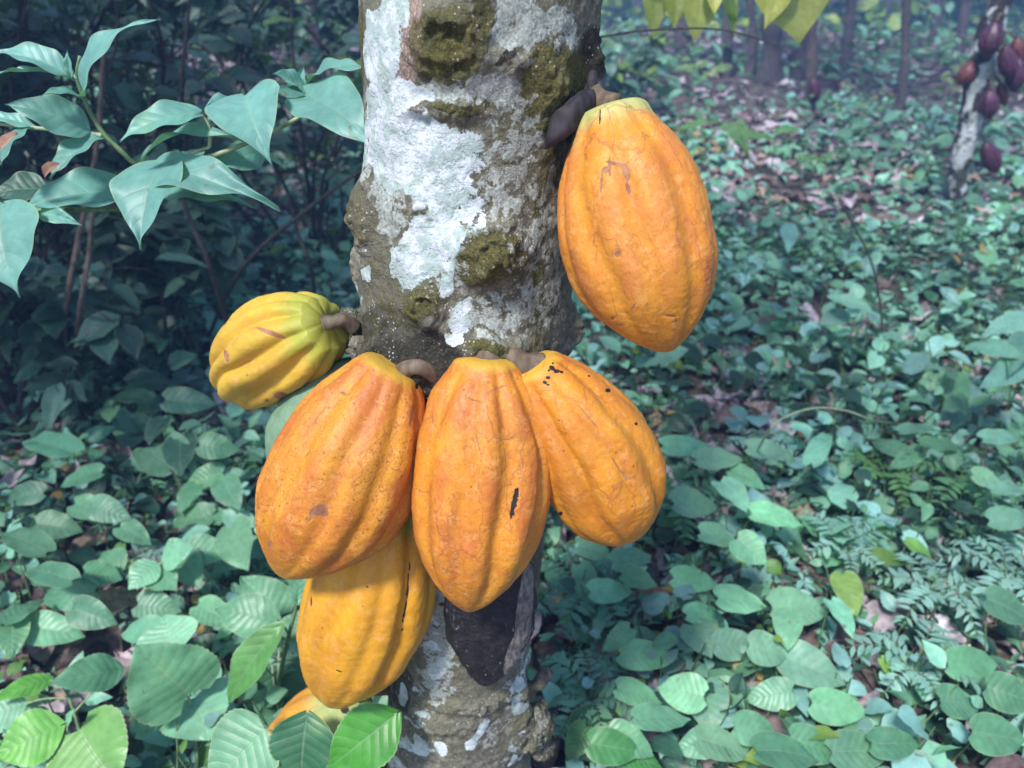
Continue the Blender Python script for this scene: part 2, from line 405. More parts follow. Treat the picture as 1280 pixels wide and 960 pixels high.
def hero_leaf(parent, base, tip, width, color, shape='ovate', bend=.5, fold=.12, n=(0, -.45, 1), mat=None,
              cord=.06, ruffle=.02, serr=.03, ns=16, name='leaf', label=None, seed=None, trimbite=False):
    seed = random.randint(0, 999) if seed is None else seed
    L = np.linalg.norm(np.asarray(tip)-np.asarray(base))
    T = leaf_template(shape, 10, 48, width/L, bend, fold, cord, ruffle, serr, ns, seed=seed)
    V, Fc, luv = place_leaf(T, base, tip, n)
    if trimbite:
        m = fbm(luv*np.array([1.2, 4, 1])+seed, 2, seed)
        keep = (m[Fc].mean(1) < .55) | (np.abs(luv[Fc][:, :, 0]).mean(1) < .45)
        Fc = Fc[keep]
    o = mesh_obj(name, V, Fc, mat or M_GLOSS, parent, {'luv': luv, 'tint': np.tile(jitter(color, .08), (len(V), 1))})
    if label: o['label'] = label
    return o
def batch_leaves(mb, T, bases, dirs, normals, lens, wscale, tints):
    """vectorised copies of one template"""
    P, Fc, luv = T; k = len(bases); n = len(P)
    y = dirs/np.linalg.norm(dirs, axis=1)[:, None]
    x = np.cross(y, normals); x /= np.linalg.norm(x, axis=1)[:, None]+1e-9; z = np.cross(x, y)
    Q = (P[None, :, 0, None]*wscale[:, None, None]*x[:, None]+P[None, :, 1, None]*y[:, None]+P[None, :, 2, None]*z[:, None])*lens[:, None, None]+bases[:, None]
    Fk = (Fc[None]+(np.arange(k)*n)[:, None, None]).reshape(-1, 4)
    mb.add(Q.reshape(-1, 3), Fk, luv=np.tile(luv, (k, 1)), tint=np.repeat(tints, n, 0))

# ------------------------------------------------------------------ the cacao tree in front
TY = .70
PROF = [(0, 450, 752), (60, 452, 744), (110, 458, 736), (180, 460, 722), (240, 457, 714), (300, 452, 712), (355, 450, 712),
        (420, 448, 706), (500, 456, 700), (600, 474, 690), (700, 480, 676), (800, 484, 664), (900, 484, 660), (960, 482, 664)]
zz, cx, rr_ = [], [], []
for py, l, r in PROF:
    a, b = atY(l, py, TY), atY(r, py, TY); zz.append(a[2]); cx.append((a[0]+b[0])/2); rr_.append((b[0]-a[0])/2*.985)
o_ = np.argsort(zz); zz = np.array(zz)[o_]; cx = np.array(cx)[o_]; rr_ = np.array(rr_)[o_]
zz = np.concatenate([[-.15, 0.], zz, [1.6, 2.1]]); cx = np.concatenate([[cx[0], cx[0]], cx, [cx[-1]-.01, cx[-1]-.03]])
rr_ = np.concatenate([[rr_[0]*1.5, rr_[0]*1.18], rr_, [rr_[-1]*.95, rr_[-1]*.9]])
def t_r(z): return np.interp(z, zz, rr_)
def t_c(z): return np.interp(z, zz, cx)
def trunk_hit(px, py):
    r = ray(px, py)
    for s in np.linspace(.4, 1.2, 1601):
        p = CAM+r*s
        if (p[0]-t_c(p[2]))**2+(p[1]-TY)**2 <= t_r(p[2])**2: return p
    p = atY(px, py, TY); c = np.array([t_c(p[2]), TY, p[2]]); return c+(p-c)*min(1, t_r(p[2])/np.linalg.norm(p-c))
# burls: px, py, sigma px across, sigma px along, height px, hollow depth
BURL = [(562, 52, 44, 46, 30, 26), (612, 318, 42, 32, 34, 9), (536, 382, 24, 24, 17, 11), (462, 275, 26, 42, 20, 3), (452, 330, 14, 30, 10, 0),
        (446, 418, 26, 24, 30, 0), (478, 442, 40, 26, 20, 0), (712, 412, 16, 24, 20, 4), (738, 78, 18, 34, 14, 0), (690, 110, 24, 40, 16, 0),
        (648, 905, 27, 40, 14, 0), (648, 860, 14, 20, 10, 0), (540, 905, 50, 12, 7, 0), (600, 880, 60, 10, 6, 0), (520, 468, 40, 24, 20, 0),
        (620, 438, 46, 16, 18, 0), (660, 452, 24, 16, 12, 0), (520, 262, 20, 14, 4, 0), (505, 940, 40, 12, 9, 0), (640, 75, 30, 14, 6, 0),
        (560, 140, 60, 9, 6, 0), (590, 30, 18, 50, 8, 0)]
def make_trunk(root):
    zs = np.concatenate([np.arange(-.12, 0.0, .012), np.arange(0.0, 1.22, .00165), np.arange(1.22, 2.1, .02)])
    nth = 460
    # finer on the side that faces the camera
    q = np.linspace(0, 1, nth, endpoint=False); th = -np.pi/2+2*np.pi*(q-.5)+.55*np.sin(2*np.pi*(q-.5))*-1
    Z, TH = np.meshgrid(zs, th, indexing='ij')
    c = t_c(Z); r = t_r(Z)
    ct, st = np.cos(TH), np.sin(TH)
    P = np.stack([c+r*ct, TY+r*st, Z], -1)
    D = np.stack([ct, st, 0*Z], -1)
    nz = fbm(P*np.array([14, 14, 9]), 3, 1)*.0035+fbm(P*60, 4, 4)*.0013+fbm(P*np.array([200, 200, 150]), 2, 9)*.00035
    disp = nz.copy(); bm = np.zeros_like(Z); hol = np.zeros_like(Z)
    wob = np.stack([fbm(P*55, 2, 20), fbm(P*55, 2, 30), fbm(P*55, 2, 40)], -1)*.006
    for px, py, sa, sb, h, hl in BURL:
        hp = trunk_hit(px, py); m = mpp(hp)
        d = (P+wob)-hp; al = d[..., 2]; ac = np.sqrt(np.maximum(0, (d**2).sum(-1)-al**2))
        e = np.exp(-((ac/(sa*m))**2+(al/(sb*m*1.1))**2)**1.15)
        lump = 1+.30*fbm(P*70+px, 3, int(px))
        disp += e*h*m*lump; bm = np.maximum(bm, e)
        if hl:
            e2 = np.exp(-((ac/(sa*m*.42))**2+(al/(sb*m*.42))**2)); disp -= e2*hl*m; hol = np.maximum(hol, e2)
            rho = np.sqrt((ac/(sa*m))**2+(al/(sb*m))**2); disp += .0018*np.sin(rho*13)*np.exp(-rho**2)
    # lumpy surface of the cushions
    disp += bm*(np.abs(fbm(P*85, 3, 50))*.0045+fbm(P*230, 2, 55)*.0010)
    P = P+D*disp[..., None]
    V = P.reshape(-1, 3)
    X, Y_, dd = proj(V); X = X.reshape(Z.shape); Yp = Y_.reshape(Z.shape)
    front = (st < .35).astype(float)
    wx = X+fbm(P*30, 3, 70)*12; wy = Yp+fbm(P*30, 3, 80)*12
    def splat(lst):
        m = np.zeros_like(Z)
        for px, py, rx, ry, ang, val in lst:
            ca, sa = math.cos(R(ang)), math.sin(R(ang)); dx, dy = wx-px, wy-py
            q = ((dx*ca+dy*sa)/rx)**2+((-dx*sa+dy*ca)/ry)**2
            m = np.maximum(m, val*(1-sstep(.5, 1.5, q)))
        return m*front
    back = (1-front)*(.35+.35*fbm(P*9, 3, 90))
    white = splat([(484, 60, 22, 75, 0, .95), (474, 170, 20, 60, 0, 1.), (510, 160, 50, 60, 0, 1.), (540, 205, 50, 60, 0, 1.), (495, 190, 38, 44, 0, 1),
                   (578, 195, 24, 44, 0, .6), (545, 280, 30, 60, 8, .95), (524, 320, 28, 42, 20, .95), (556, 345, 13, 30, 12, .8), (590, 260, 20, 34, 0, .66),
                   (582, 400, 12, 34, 8, .75), (574, 430, 12, 12, 0, .8), (452, 300, 6, 28, 0, 1), (455, 362, 6, 20, 0, 1), (520, 120, 30, 20, 0, .9),
                   (500, 20, 14, 30, 0, .6), (648, 900, 9, 56, 8, .8), (655, 870, 6, 26, -10, .8), (523, 900, 17, 13, 0, .98), (550, 941, 11, 9, 0, .98),
                   (518, 934, 28, 6, 35, .9), (497, 866, 8, 8, 30, .8), (604, 916, 20, 7, -50, .8), (500, 955, 24, 7, 40, .9), (516, 867, 6, 4, 0, .8),
                   (545, 833, 16, 13, 0, .78), (536, 808, 9, 6, 0, .7), (545, 780, 12, 18, 0, .5), (650, 805, 9, 44, -8, .55)])
    pale = splat([(602, 108, 46, 22, -18, .9), (500, 200, 60, 110, 0, .6), (540, 320, 40, 60, 0, .6), (640, 160, 40, 60, 0, .5), (650, 30, 34, 34, 0, .8), (700, 40, 26, 44, 0, .66), (655, 62, 20, 22, 0, .8), (640, 10, 20, 20, 0, .7),
                  (585, 270, 50, 100, 0, .54), (640, 240, 26, 60, 0, .50), (690, 300, 18, 110, 0, .56), (605, 400, 40, 40, 0, .62), (645, 300, 34, 130, 0, .53),
                  (545, 780, 24, 60, 0, .68), (545, 850, 26, 40, 0, .6), (630, 900, 30, 50, 0, .40), (545, 110, 24, 14, 0, .6), (500, 255, 30, 14, 0, .6), (660, 390, 40, 40, 0, .5),
                  (590, 130, 40, 10, 0, .6), (450, 40, 8, 60, 0, .4)])
    moss = splat([(560, 55, 52, 52, 0, .8), (612, 320, 48, 34, 0, 1.05), (536, 380, 26, 26, 0, .75), (690, 110, 44, 70, 0, .95), (650, 170, 36, 60, 20, .62),
                  (684, 200, 16, 80, 0, .72), (676, 330, 13, 120, 0, .85), (455, 275, 26, 40, 0, .62), (480, 320, 34, 60, 0, .5), (450, 420, 30, 30, 0, .5),
                  (620, 436, 40, 12, 0, .85), (600, 30, 20, 40, 0, .8), (620, 870, 70, 60, 0, .42), (660, 900, 40, 50, 0, .55), (505, 905, 40, 60, 0, .40),
                  (590, 130, 50, 8, 0, .8), (453, 60, 12, 60, 0, .75), (510, 380, 50, 40, 0, .55)])
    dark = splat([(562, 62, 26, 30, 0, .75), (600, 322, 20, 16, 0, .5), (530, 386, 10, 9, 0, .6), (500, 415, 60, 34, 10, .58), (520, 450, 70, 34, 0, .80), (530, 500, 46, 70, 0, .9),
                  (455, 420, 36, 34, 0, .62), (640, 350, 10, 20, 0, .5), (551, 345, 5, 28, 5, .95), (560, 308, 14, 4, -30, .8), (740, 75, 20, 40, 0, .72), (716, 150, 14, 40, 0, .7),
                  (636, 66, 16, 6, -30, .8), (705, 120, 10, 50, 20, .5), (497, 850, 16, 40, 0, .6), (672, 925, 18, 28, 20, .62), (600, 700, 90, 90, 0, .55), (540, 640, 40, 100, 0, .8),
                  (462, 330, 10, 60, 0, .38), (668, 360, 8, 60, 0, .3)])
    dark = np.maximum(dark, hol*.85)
    pink = splat([(518, 50, 15, 62, 5, .9), (505, 0, 10, 30, 0, .7)])
    white = white*(1-sstep(.25, .6, bm)*.55); pale = np.maximum(pale*(1-bm*.8), back)
    at = {k: v.ravel() for k, v in (('white', white), ('pale', pale), ('moss', moss), ('dark', dark), ('pink', pink))}
    return mesh_obj('trunk', V, grid_faces(nth, len(zs), True), M_TRUNK, root, at)

cacao = thing('cacao_tree', (t_c(0.), TY, 0), 'big cacao tree trunk in front with white lichen, moss and knots, hung with yellow pods', 'tree')
make_trunk(cacao)

# limbs of this tree start above the picture
def limb(parent, pts, rad, name='limb', mat=None, n=14, k=None, rough=.06):
    V, Fc = tube(pts, rad, n, k or len(pts)*8, rough, 3); return mesh_obj(name, V, Fc, mat or M_BARKFAR, parent)
zt = 2.02; c0 = np.array([t_c(zt), TY, zt])
for e in ([-.55, .35, .85], [.5, .5, .8], [.05, -.5, .9]):
    limb(cacao, [c0-[0, 0, .08], c0+np.array(e)*.35, c0+np.array(e)*.8+[0, 0, -.03], c0+np.array(e)*1.3], [.07, .05, .035, .015])
# the gnarled burl low on the right and the lumps round it
def burl(px, py, y, rx, ry, seed, rdepth=.8, at=None):
    c = atY(px, py, y); m = mpp(c); n = 130
    th, ph = np.meshgrid(np.linspace(0, 2*np.pi, n, endpoint=False), np.linspace(0, np.pi, n))
    D = np.stack([np.cos(th)*np.sin(ph), np.sin(th)*np.sin(ph), np.cos(ph)], -1)
    r = 1+.22*fbm(D*1.6+seed, 3, seed)+.16*(.5-np.abs(fbm(D*3.1+seed, 3, seed+4)))+.04*fbm(D*14, 3, seed+7)
    for hx, hz_, w_ in ((-.25, .1, .26), (.35, -.35, .2)):
        h0 = unit([hx, -1, hz_]); r = r-.22*np.exp(-((D-h0)**2).sum(-1)/w_**2)+.10*np.exp(-(((D-h0)**2).sum(-1)**.5-w_*1.3)**2/.012)
    V = (c+D*r[..., None]*np.array([rx, max(rx, ry)*rdepth, ry])*m).reshape(-1, 3); nz = fbm(V*60, 2, seed)
    z = np.zeros(len(V))
    return mesh_obj('burl', V, grid_faces(n, n, True), M_TRUNK, cacao, {'white': z, 'pale': z+.30, 'moss': .55+.2*nz, 'dark': .42+.3*fbm(V*25, 2, seed+3), 'pink': z+.2})
burl(664, 908, .665, 26, 34, 5); burl(653, 862, .672, 15, 15, 8); burl(678, 935, .668, 15, 17, 3); burl(440, 412, .680, 17, 24, 12); burl(452, 436, .655, 16, 16, 15)
# small knobs and stubs on the trunk
for px, py, s, y in ((437, 404, 9, .675), (452, 440, 10, .645), (430, 425, 8, .68), (437, 437, 7, .66), (664, 690+165, 9, .66)):
    p = atY(px, py, y); m = mpp(p)
    V, Fc = tube([p+[.02, .02, 0], p+[.008, 0, 0], p+[-s*m*.6, -.002, -.001]], [s*m*1.1, s*m, s*m*.55], 14, 10, .12, int(px))
    mesh_obj('flower_cushion', V, Fc, stem_material('cushion_bark', (.045, .04, .028), (.14, .12, .08), .9) if px == 437 and py == 404 else bpy.data.materials['cushion_bark'], cacao)

# ------------------------------------------------------------------ cacao pods
def pod_geometry(top, tip, width, prof, phase=0., g1=.06, g2=.03, bend=0., bump=1., seed=0, nu=280, nv=280, flat=1.):
    """top/tip: 3D ends of the axis; width: full width in metres; returns V, attrs"""
    top, tip = np.asarray(top), np.asarray(tip); L = np.linalg.norm(tip-top); ax = (tip-top)/L
    view = unit((top+tip)/2-CAM)
    side = unit(np.cross(ax, view)); front = np.cross(side, ax)     # front points away from the camera
    # denser rows toward both ends
    t = .5-.5*np.cos(np.pi*np.linspace(0, 1, nv)); t = .65*t+.35*np.linspace(0, 1, nv)
    th = np.linspace(0, 2*np.pi, nu, endpoint=False)
    T, TH = np.meshgrid(t, th, indexing='ij')
    r = pchip(T, prof)*width/2
    cyl = np.stack([np.cos(TH), np.sin(TH), T*3.2], -1)
    wv = .16*vnoise(cyl*np.array([1.3, 1.3, .9]), seed)+.05*vnoise(cyl*np.array([3, 3, 2]), seed+2)
    a = 5*(TH-phase+wv)
    def groove(a, w): q = np.abs(np.angle(np.exp(1j*a)))/np.pi; return np.exp(-(q/w)**2)
    fade = sstep(0, .10, T)*.75+.25; fade = fade*(1-.65*sstep(.8, 1, T))
    var = 1+.5*vnoise(np.stack([np.cos(TH)*2, np.sin(TH)*2, 0*T], -1), seed+3)
    G = g1*groove(a, .26)*fade*var + g2*groove(a+np.pi, .22)*fade*(1-.3*sstep(.5, .9, T))*var
    r = r*(1-G+.35*(g1+g2)*.5)
    r = r*(1+.028*fbm(cyl*1.1, 2, seed+5))
    ridge = 1-np.clip(groove(a, .5)+.7*groove(a+np.pi, .35), 0, 1)
    off = (bend*np.sin(np.pi*T))[..., None]*side
    D = side*np.cos(TH)[..., None]+front*np.sin(TH)[..., None]*flat
    # shallow dimple at the stem end
    P = top+ax*(T*L)[..., None]+off+D*r[..., None]
    lump = fbm(P*70, 3, seed+8)*.00045*bump+np.abs(fbm(P*150, 2, seed+9))*.0004*bump
    P = P+D*(lump*sstep(0, .03, T)*sstep(1, .98, T))[..., None]
    V = P.reshape(-1, 3)
    Q = np.stack([(D*r[..., None]) @ side, (D*r[..., None]) @ front, T*L], -1).reshape(-1, 3)
    return V, {'pl': Q+seed*.37, 'ridge': ridge.ravel(), 'tip': T.ravel()}, D.reshape(-1, 3), (side, ax, front)
def marks(V, D, lst):
    X, Yp, d = proj(V); fr = ((V-CAM)*D).sum(1) < 0
    m = np.zeros(len(V))
    for px, py, rx, ry, ang in lst:
        ca, sa = math.cos(R(ang)), math.sin(R(ang)); dx, dy = X-px, Yp-py
        q = ((dx*ca+dy*sa)/rx)**2+((-dx*sa+dy*ca)/ry)**2
        m = np.maximum(m, 1-sstep(.35, 1.7, q))
    return m*fr
STD = [(0, 0), (.012, .28), (.03, .36), (.08, .50), (.2, .76), (.35, .94), (.5, 1.), (.65, .95), (.8, .72), (.9, .45), (.96, .24), (.99, .10), (1, 0)]
def pod(label, top, tip, wpx, mat, prof=STD, stalk=None, stalk_r=.0075, scar=(), black=(), green_len=.1, green_marks=(), cat='cacao pod', group='ripe cacao pods on the near trunk', name='cacao_pod', res=280, **kw):
    top, tip = np.asarray(top), np.asarray(tip); mid = (top+tip)/2
    root = thing(name, top, label, cat, group)
    V, at, D, fr = pod_geometry(top, tip, wpx*mpp(mid), prof, nu=res, nv=res, **kw)
    T = at['tip']
    sk = (marks(V, D, scar) if scar else 0)+(marks(V, D, black) if black else 0)
    V = V-D*np.reshape(np.clip(sk, 0, 1)*.0006*sstep(.06, .14, T), (-1, 1)) if (scar or black) else V
    at['green'] = np.maximum(1-sstep(0, max(green_len, 1e-3)*2, T), marks(V, D, green_marks)*.55 if green_marks else 0)
    at['scar'] = marks(V, D, scar) if scar else np.zeros(len(V)); at['black'] = marks(V, D, black) if black else np.zeros(len(V))
    at['tip'] = sstep(.72, 1., T)
    mesh_obj('husk', V, grid_faces(res, res, True), mat, root, at)
    if stalk is not None:
        S, Fc = tube(stalk, [stalk_r*1.35, stalk_r, stalk_r, stalk_r*1.5], 16, 24, .07, int(wpx))
        mesh_obj('stalk', S, Fc, M_STALK, root)
    return root
A1, A2, BL = (.62, .215, .018), (.69, .29, .028), (.56, .16, .04)
M_PA = pod_material('orange_husk', A1, A2, (.64, .22, .06), crack=.6, speck=.5, green=(.42, .42, .15))
M_PB = pod_material('yellow_green_husk', (.58, .35, .035), (.66, .43, .05), (.50, .34, .04), crack=.15, speck=.12, green=(.34, .34, .045))
M_PD = pod_material('mottled_orange_husk', (.60, .225, .018), (.66, .30, .027), (.50, .13, .03), crack=.35, speck=1.2, green=(.52, .31, .04))
M_PE = pod_material('warm_orange_husk', (.62, .22, .018), (.70, .30, .03), (.55, .15, .04), crack=.55, speck=.75, green=(.54, .32, .04))
M_PF = pod_material('smooth_orange_husk', (.62, .225, .015), (.68, .28, .018), (.59, .20, .026), crack=.5, speck=.35, green=(.56, .31, .035))
M_PG = pod_material('yellow_husk', (.65, .30, .016), (.70, .355, .022), (.63, .28, .025), crack=.12, speck=.12, green=(.30, .32, .03))
M_PC = pod_material('unripe_green_husk', (.13, .24, .15), (.19, .32, .20), (.15, .27, .17), crack=.1, speck=0, light=(.20, .34, .22), green=(.14, .25, .16))
M_PH = pod_material('patchy_husk', (.72, .30, .022), (.78, .38, .03), (.70, .26, .03), crack=.3, speck=.3, green=(.36, .42, .16))

pod('large orange pod with purplish star scar, alone high on the right of the trunk',
    atY(762, 130, .64), atY(836, 440, .575), 186, M_PA, bend=-.004, phase=.35, g1=.085, g2=.065, seed=3, green_len=.085,
    prof=[(0, 0), (.004, .25), (.014, .40), (.035, .47), (.08, .54), (.18, .74), (.32, .92), (.48, 1.), (.62, .99), (.75, .86), (.86, .62), (.93, .40), (.975, .20), (.995, .08), (1, 0)],
    stalk=[atY(736, 84, .69), atY(738, 108, .67), atY(750, 124, .65), atY(766, 134, .64)], stalk_r=.0078,
    scar=[(783, 215, 5, 11, -12), (757, 212, 6, 4, -30), (770, 205, 14, 2.5, 15), (785, 235, 2.5, 9, -15), (752, 228, 1.6, 14, 5), (772, 317, 4.5, 4, 0), (762, 208, 2, 14, 0),
          (838, 395, 8, 1.2, 5), (845, 402, 1.2, 6, 0), (792, 383, 1.5, 6, 30), (766, 398, 2, 2, 0)],
    green_marks=[(722, 160, 12, 30, 8), (790, 140, 18, 14, 30)], black=[(750, 146, .9, 10, 4)])
pod('small ribbed yellow green pod sticking out to the left of the trunk',
    atY(411, 401, .655), atY(288, 484, .725), 122, M_PB, phase=.2, g1=.19, g2=.15, seed=9, green_len=.16, bend=-.006, bump=.7,
    prof=[(0, .12), (.0, .30), (.03, .50), (.09, .66), (.2, .86), (.35, .98), (.5, 1.), (.65, .95), (.8, .79), (.9, .57), (.96, .34), (.99, .15), (1, 0)],
    stalk=[atY(442, 408, .67), atY(430, 400, .662), atY(418, 402, .657), atY(404, 405, .655)], stalk_r=.0062,
    scar=[(283, 445, 3, 8, -15), (354, 496, 12, 5, 15), (334, 501, 3, 2, 0), (309, 469, 1.5, 1.5, 0), (338, 416, 20, 3, 20)])
pod('pale green unripe pod mostly hidden behind the left orange pod',
    atY(452, 458, .665), atY(350, 596, .68), 114, M_PC, phase=.5, g1=.04, g2=.02, seed=12, green_len=.3, group=None, res=160)
pod('mottled reddish orange pod with a brown square scab, left of the middle pod',
    atY(493, 453, .605), atY(352, 719, .545), 181, M_PD, phase=.25, g1=.095, g2=.075, seed=21, green_len=.034, bend=.008,
    prof=[(0, 0), (.006, .26), (.02, .40), (.05, .50), (.1, .60), (.2, .78), (.35, .95), (.5, 1.), (.64, .97), (.77, .80), (.87, .56), (.94, .33), (.98, .17), (.996, .07), (1, 0)],
    stalk=[atY(556, 492, .618), atY(545, 472, .602), atY(526, 459, .590), atY(508, 461, .594), atY(498, 474, .600)], stalk_r=.0068,
    scar=[(400, 636, 10, 6, -8), (394, 640, 9, 6, -40), (404, 641, 7, 5, 10), (386, 650, 7, 1.5, -35), (466, 463, 2.5, 2.5, 0), (338, 680, 3, 4, 0), (320, 657, 1.6, 1.6, 0), (515, 520, 2, 14, 10), (430, 492, 6, 1, 30)],
    black=[(521, 470, 2.5, 9, -20), (512, 464, 3, 2, 0), (515, 456, 2, 2, 0), (521, 482, 2, 4, 0)])
pod('middle pod of the cluster, orange with a thin black slit near its right edge',
    atY(608, 444, .598), atY(586, 763, .535), 168, M_PE, phase=.05, g1=.10, g2=.08, seed=34, green_len=.034, bend=.003,
    prof=[(0, 0), (.006, .28), (.02, .42), (.05, .50), (.1, .66), (.2, .84), (.34, .97), (.5, 1.), (.64, .95), (.76, .82), (.86, .60), (.93, .38), (.975, .19), (.995, .08), (1, 0)],
    stalk=[atY(624, 428, .618), atY(616, 438, .606), atY(611, 446, .598), atY(609, 454, .597)], stalk_r=.0120,
    black=[(643, 627, 3.2, 13, 12), (645, 618, 2.5, 8, 10), (640, 640, 2.6, 8, 8)], scar=[(637, 548, 10, .9, -8), (598, 556, 1, 16, -15), (592, 500, 12, .9, 20), (620, 486, 16, .9, -20)])
pod('smooth orange pod with small black scabs near its stalk, rightmost of the cluster',
    atY(664, 452, .600), atY(788, 668, .590), 152, M_PF, phase=.55, g1=.10, g2=.05, seed=45, green_len=.034, bend=.008,
    prof=[(0, 0), (.006, .26), (.02, .38), (.06, .48), (.12, .60), (.25, .80), (.4, .95), (.54, 1.), (.68, .98), (.8, .86), (.89, .66), (.95, .46), (.985, .26), (.997, .10), (1, 0)],
    stalk=[atY(630, 436, .622), atY(640, 445, .604), atY(652, 454, .598), atY(668, 462, .600)], stalk_r=.0108,
    black=[(690, 460, 4, 2.6, 25), (696, 464, 3.6, 2.4, -10), (702, 465, 2.4, 1.6, 25), (686, 463, 1.5, 1.4, 0), (681, 478, 2.6, 2, 30), (685, 481, 2.4, 1.3, 0), (691, 454, 1.2, 1.2, 0), (760, 488, 3, 2.5, 0), (795, 530, 1.8, 1.8, 0), (701, 642, 2.4, 2.4, 0), (686, 604, 2, 2, 0), (685, 472, 3, 2, 0), (736, 470, 1.4, 1.2, 0)],
    scar=[(772, 540, 1, 1, 0), (734, 520, .9, 20, -40), (777, 590, .9, 24, -35)])
pod('plain yellow pod hanging lowest left under the mottled orange pod',
    atY(494, 606, .615), atY(414, 880, .590), 158, M_PG, phase=.4, g1=.10, g2=.07, seed=56, green_len=.12, bend=.007,
    stalk=[atY(540, 590, .66), atY(530, 596, .64), atY(520, 604, .62), atY(512, 614, .615)],
    black=[(509, 735, 1., 34, 6), (505, 770, 1., 18, 10), (459, 734, 1.3, 1.3, 0), (389, 751, .9, 6, 0), (424, 839, 4, 1., 20)])
pod('patchy orange and green pod at the bottom behind the big leaves',
    atY(446, 868, .655), atY(345, 985, .70), 118, M_PH, phase=.2, g1=.07, g2=.04, seed=67, green_len=.2, group=None, res=200,
    stalk=[atY(500, 860, .69), atY(480, 862, .675), atY(462, 862, .66), atY(446, 868, .655)], black=[(431, 887, 5, 5, 0)],
    green_marks=[(405, 872, 26, 14, 0)])
b_root = thing('rotted_pod', atY(625, 640, .615), 'black rotted pod pressed against the trunk below the middle pod', 'cacao pod')
V, at, D, fr = pod_geometry(atY(620, 640, .618), atY(606, 858, .592), 112*mpp(atY(610, 760, .6)), STD, phase=.3, g1=.07, g2=.04, bend=.0, bump=4., seed=78, nu=200, nv=240, flat=.42)
at['green'] = marks(V, D, [(655, 770, 10, 70, 6), (642, 815, 8, 30, 20)])
mesh_obj('husk', V, grid_faces(200, 240, True), M_BLACKPOD, b_root, at)
# shrivelled young fruit beside the stalk of the high pod
w = thing('withered_pod', atY(735, 120, .655), 'small shrivelled dark purple fruit stuck to the trunk beside the high pod', 'cacao pod')
M_WITH = stem_material('shrivelled_skin', (.008, .006, .009), (.034, .026, .034), .8)
V, Fc = tube([atY(741, 118, .655), atY(722, 134, .635), atY(700, 160, .622), atY(680, 186, .622)], [.004, .009, .0105, .007, .002], 28, 60, .30, 5)
mesh_obj('husk', V, Fc, M_WITH, w)
V, Fc = tube([atY(738, 50, .69), atY(736, 75, .68), atY(740, 100, .665), atY(741, 120, .655)], [.010, .007, .005, .005], 14, 30, .25, 8)
mesh_obj('stalk', V, Fc, M_WITH, w)
# ------------------------------------------------------------------ leaf litter and ground cover (uncountable)
def wedge(n, y0, y1, power=1., xm=.95):
    y = y0+(y1-y0)*RNG.random(n)**power; x = (RNG.random(n)*2-1)*(xm*y+.35); return x, y
def make_litter():
    mb = MB(); pal = np.array([(.32, .24, .25), (.46, .38, .42), (.22, .15, .14), (.52, .46, .50), (.15, .10, .10), (.36, .26, .20), (.10, .07, .07), (.40, .33, .37)])
    Ts = [leaf_template('ovate', 2, 7, .42, b, f, 0, .10, seed=s, twist=tw) for s, (b, f, tw) in enumerate([(.9, .1, .3), (-.8, -.25, -.2), (1.5, .3, .5), (.3, -.3, .2), (-1.4, .2, -.6), (.5, .35, 0)])]
    for (cnt, y0, y1, s) in ((2600, .45, 2.6, 1.), (5200, 2.4, 7., 1.15), (5200, 7., 17., 1.7)):
        x, y = wedge(cnt, y0, y1, .75 if y0 < 1 else .6)
        z = ground_height(x, y)+.006+RNG.random(cnt)*.02
        az = RNG.random(cnt)*2*np.pi; tilt = RNG.normal(0, .12, cnt)
        D = np.stack([np.cos(az), np.sin(az), tilt], -1)
        N = np.stack([RNG.normal(0, .22, cnt), RNG.normal(0, .22, cnt), np.ones(cnt)], -1)
        L = RNG.uniform(.06, .17, cnt)*s; c = pal[RNG.integers(0, len(pal), cnt)]*RNG.uniform(.7, 1.25, cnt)[:, None]
        k = RNG.integers(0, len(Ts), cnt); Bs = np.stack([x, y, z], -1)
        for q, T in enumerate(Ts):
            m = k == q; batch_leaves(mb, T, Bs[m], D[m], N[m], L[m], RNG.uniform(.7, 1.3, m.sum()), c[m])
    tag(mb.build('leaf_litter', M_LITTER), kind='stuff')
make_litter()

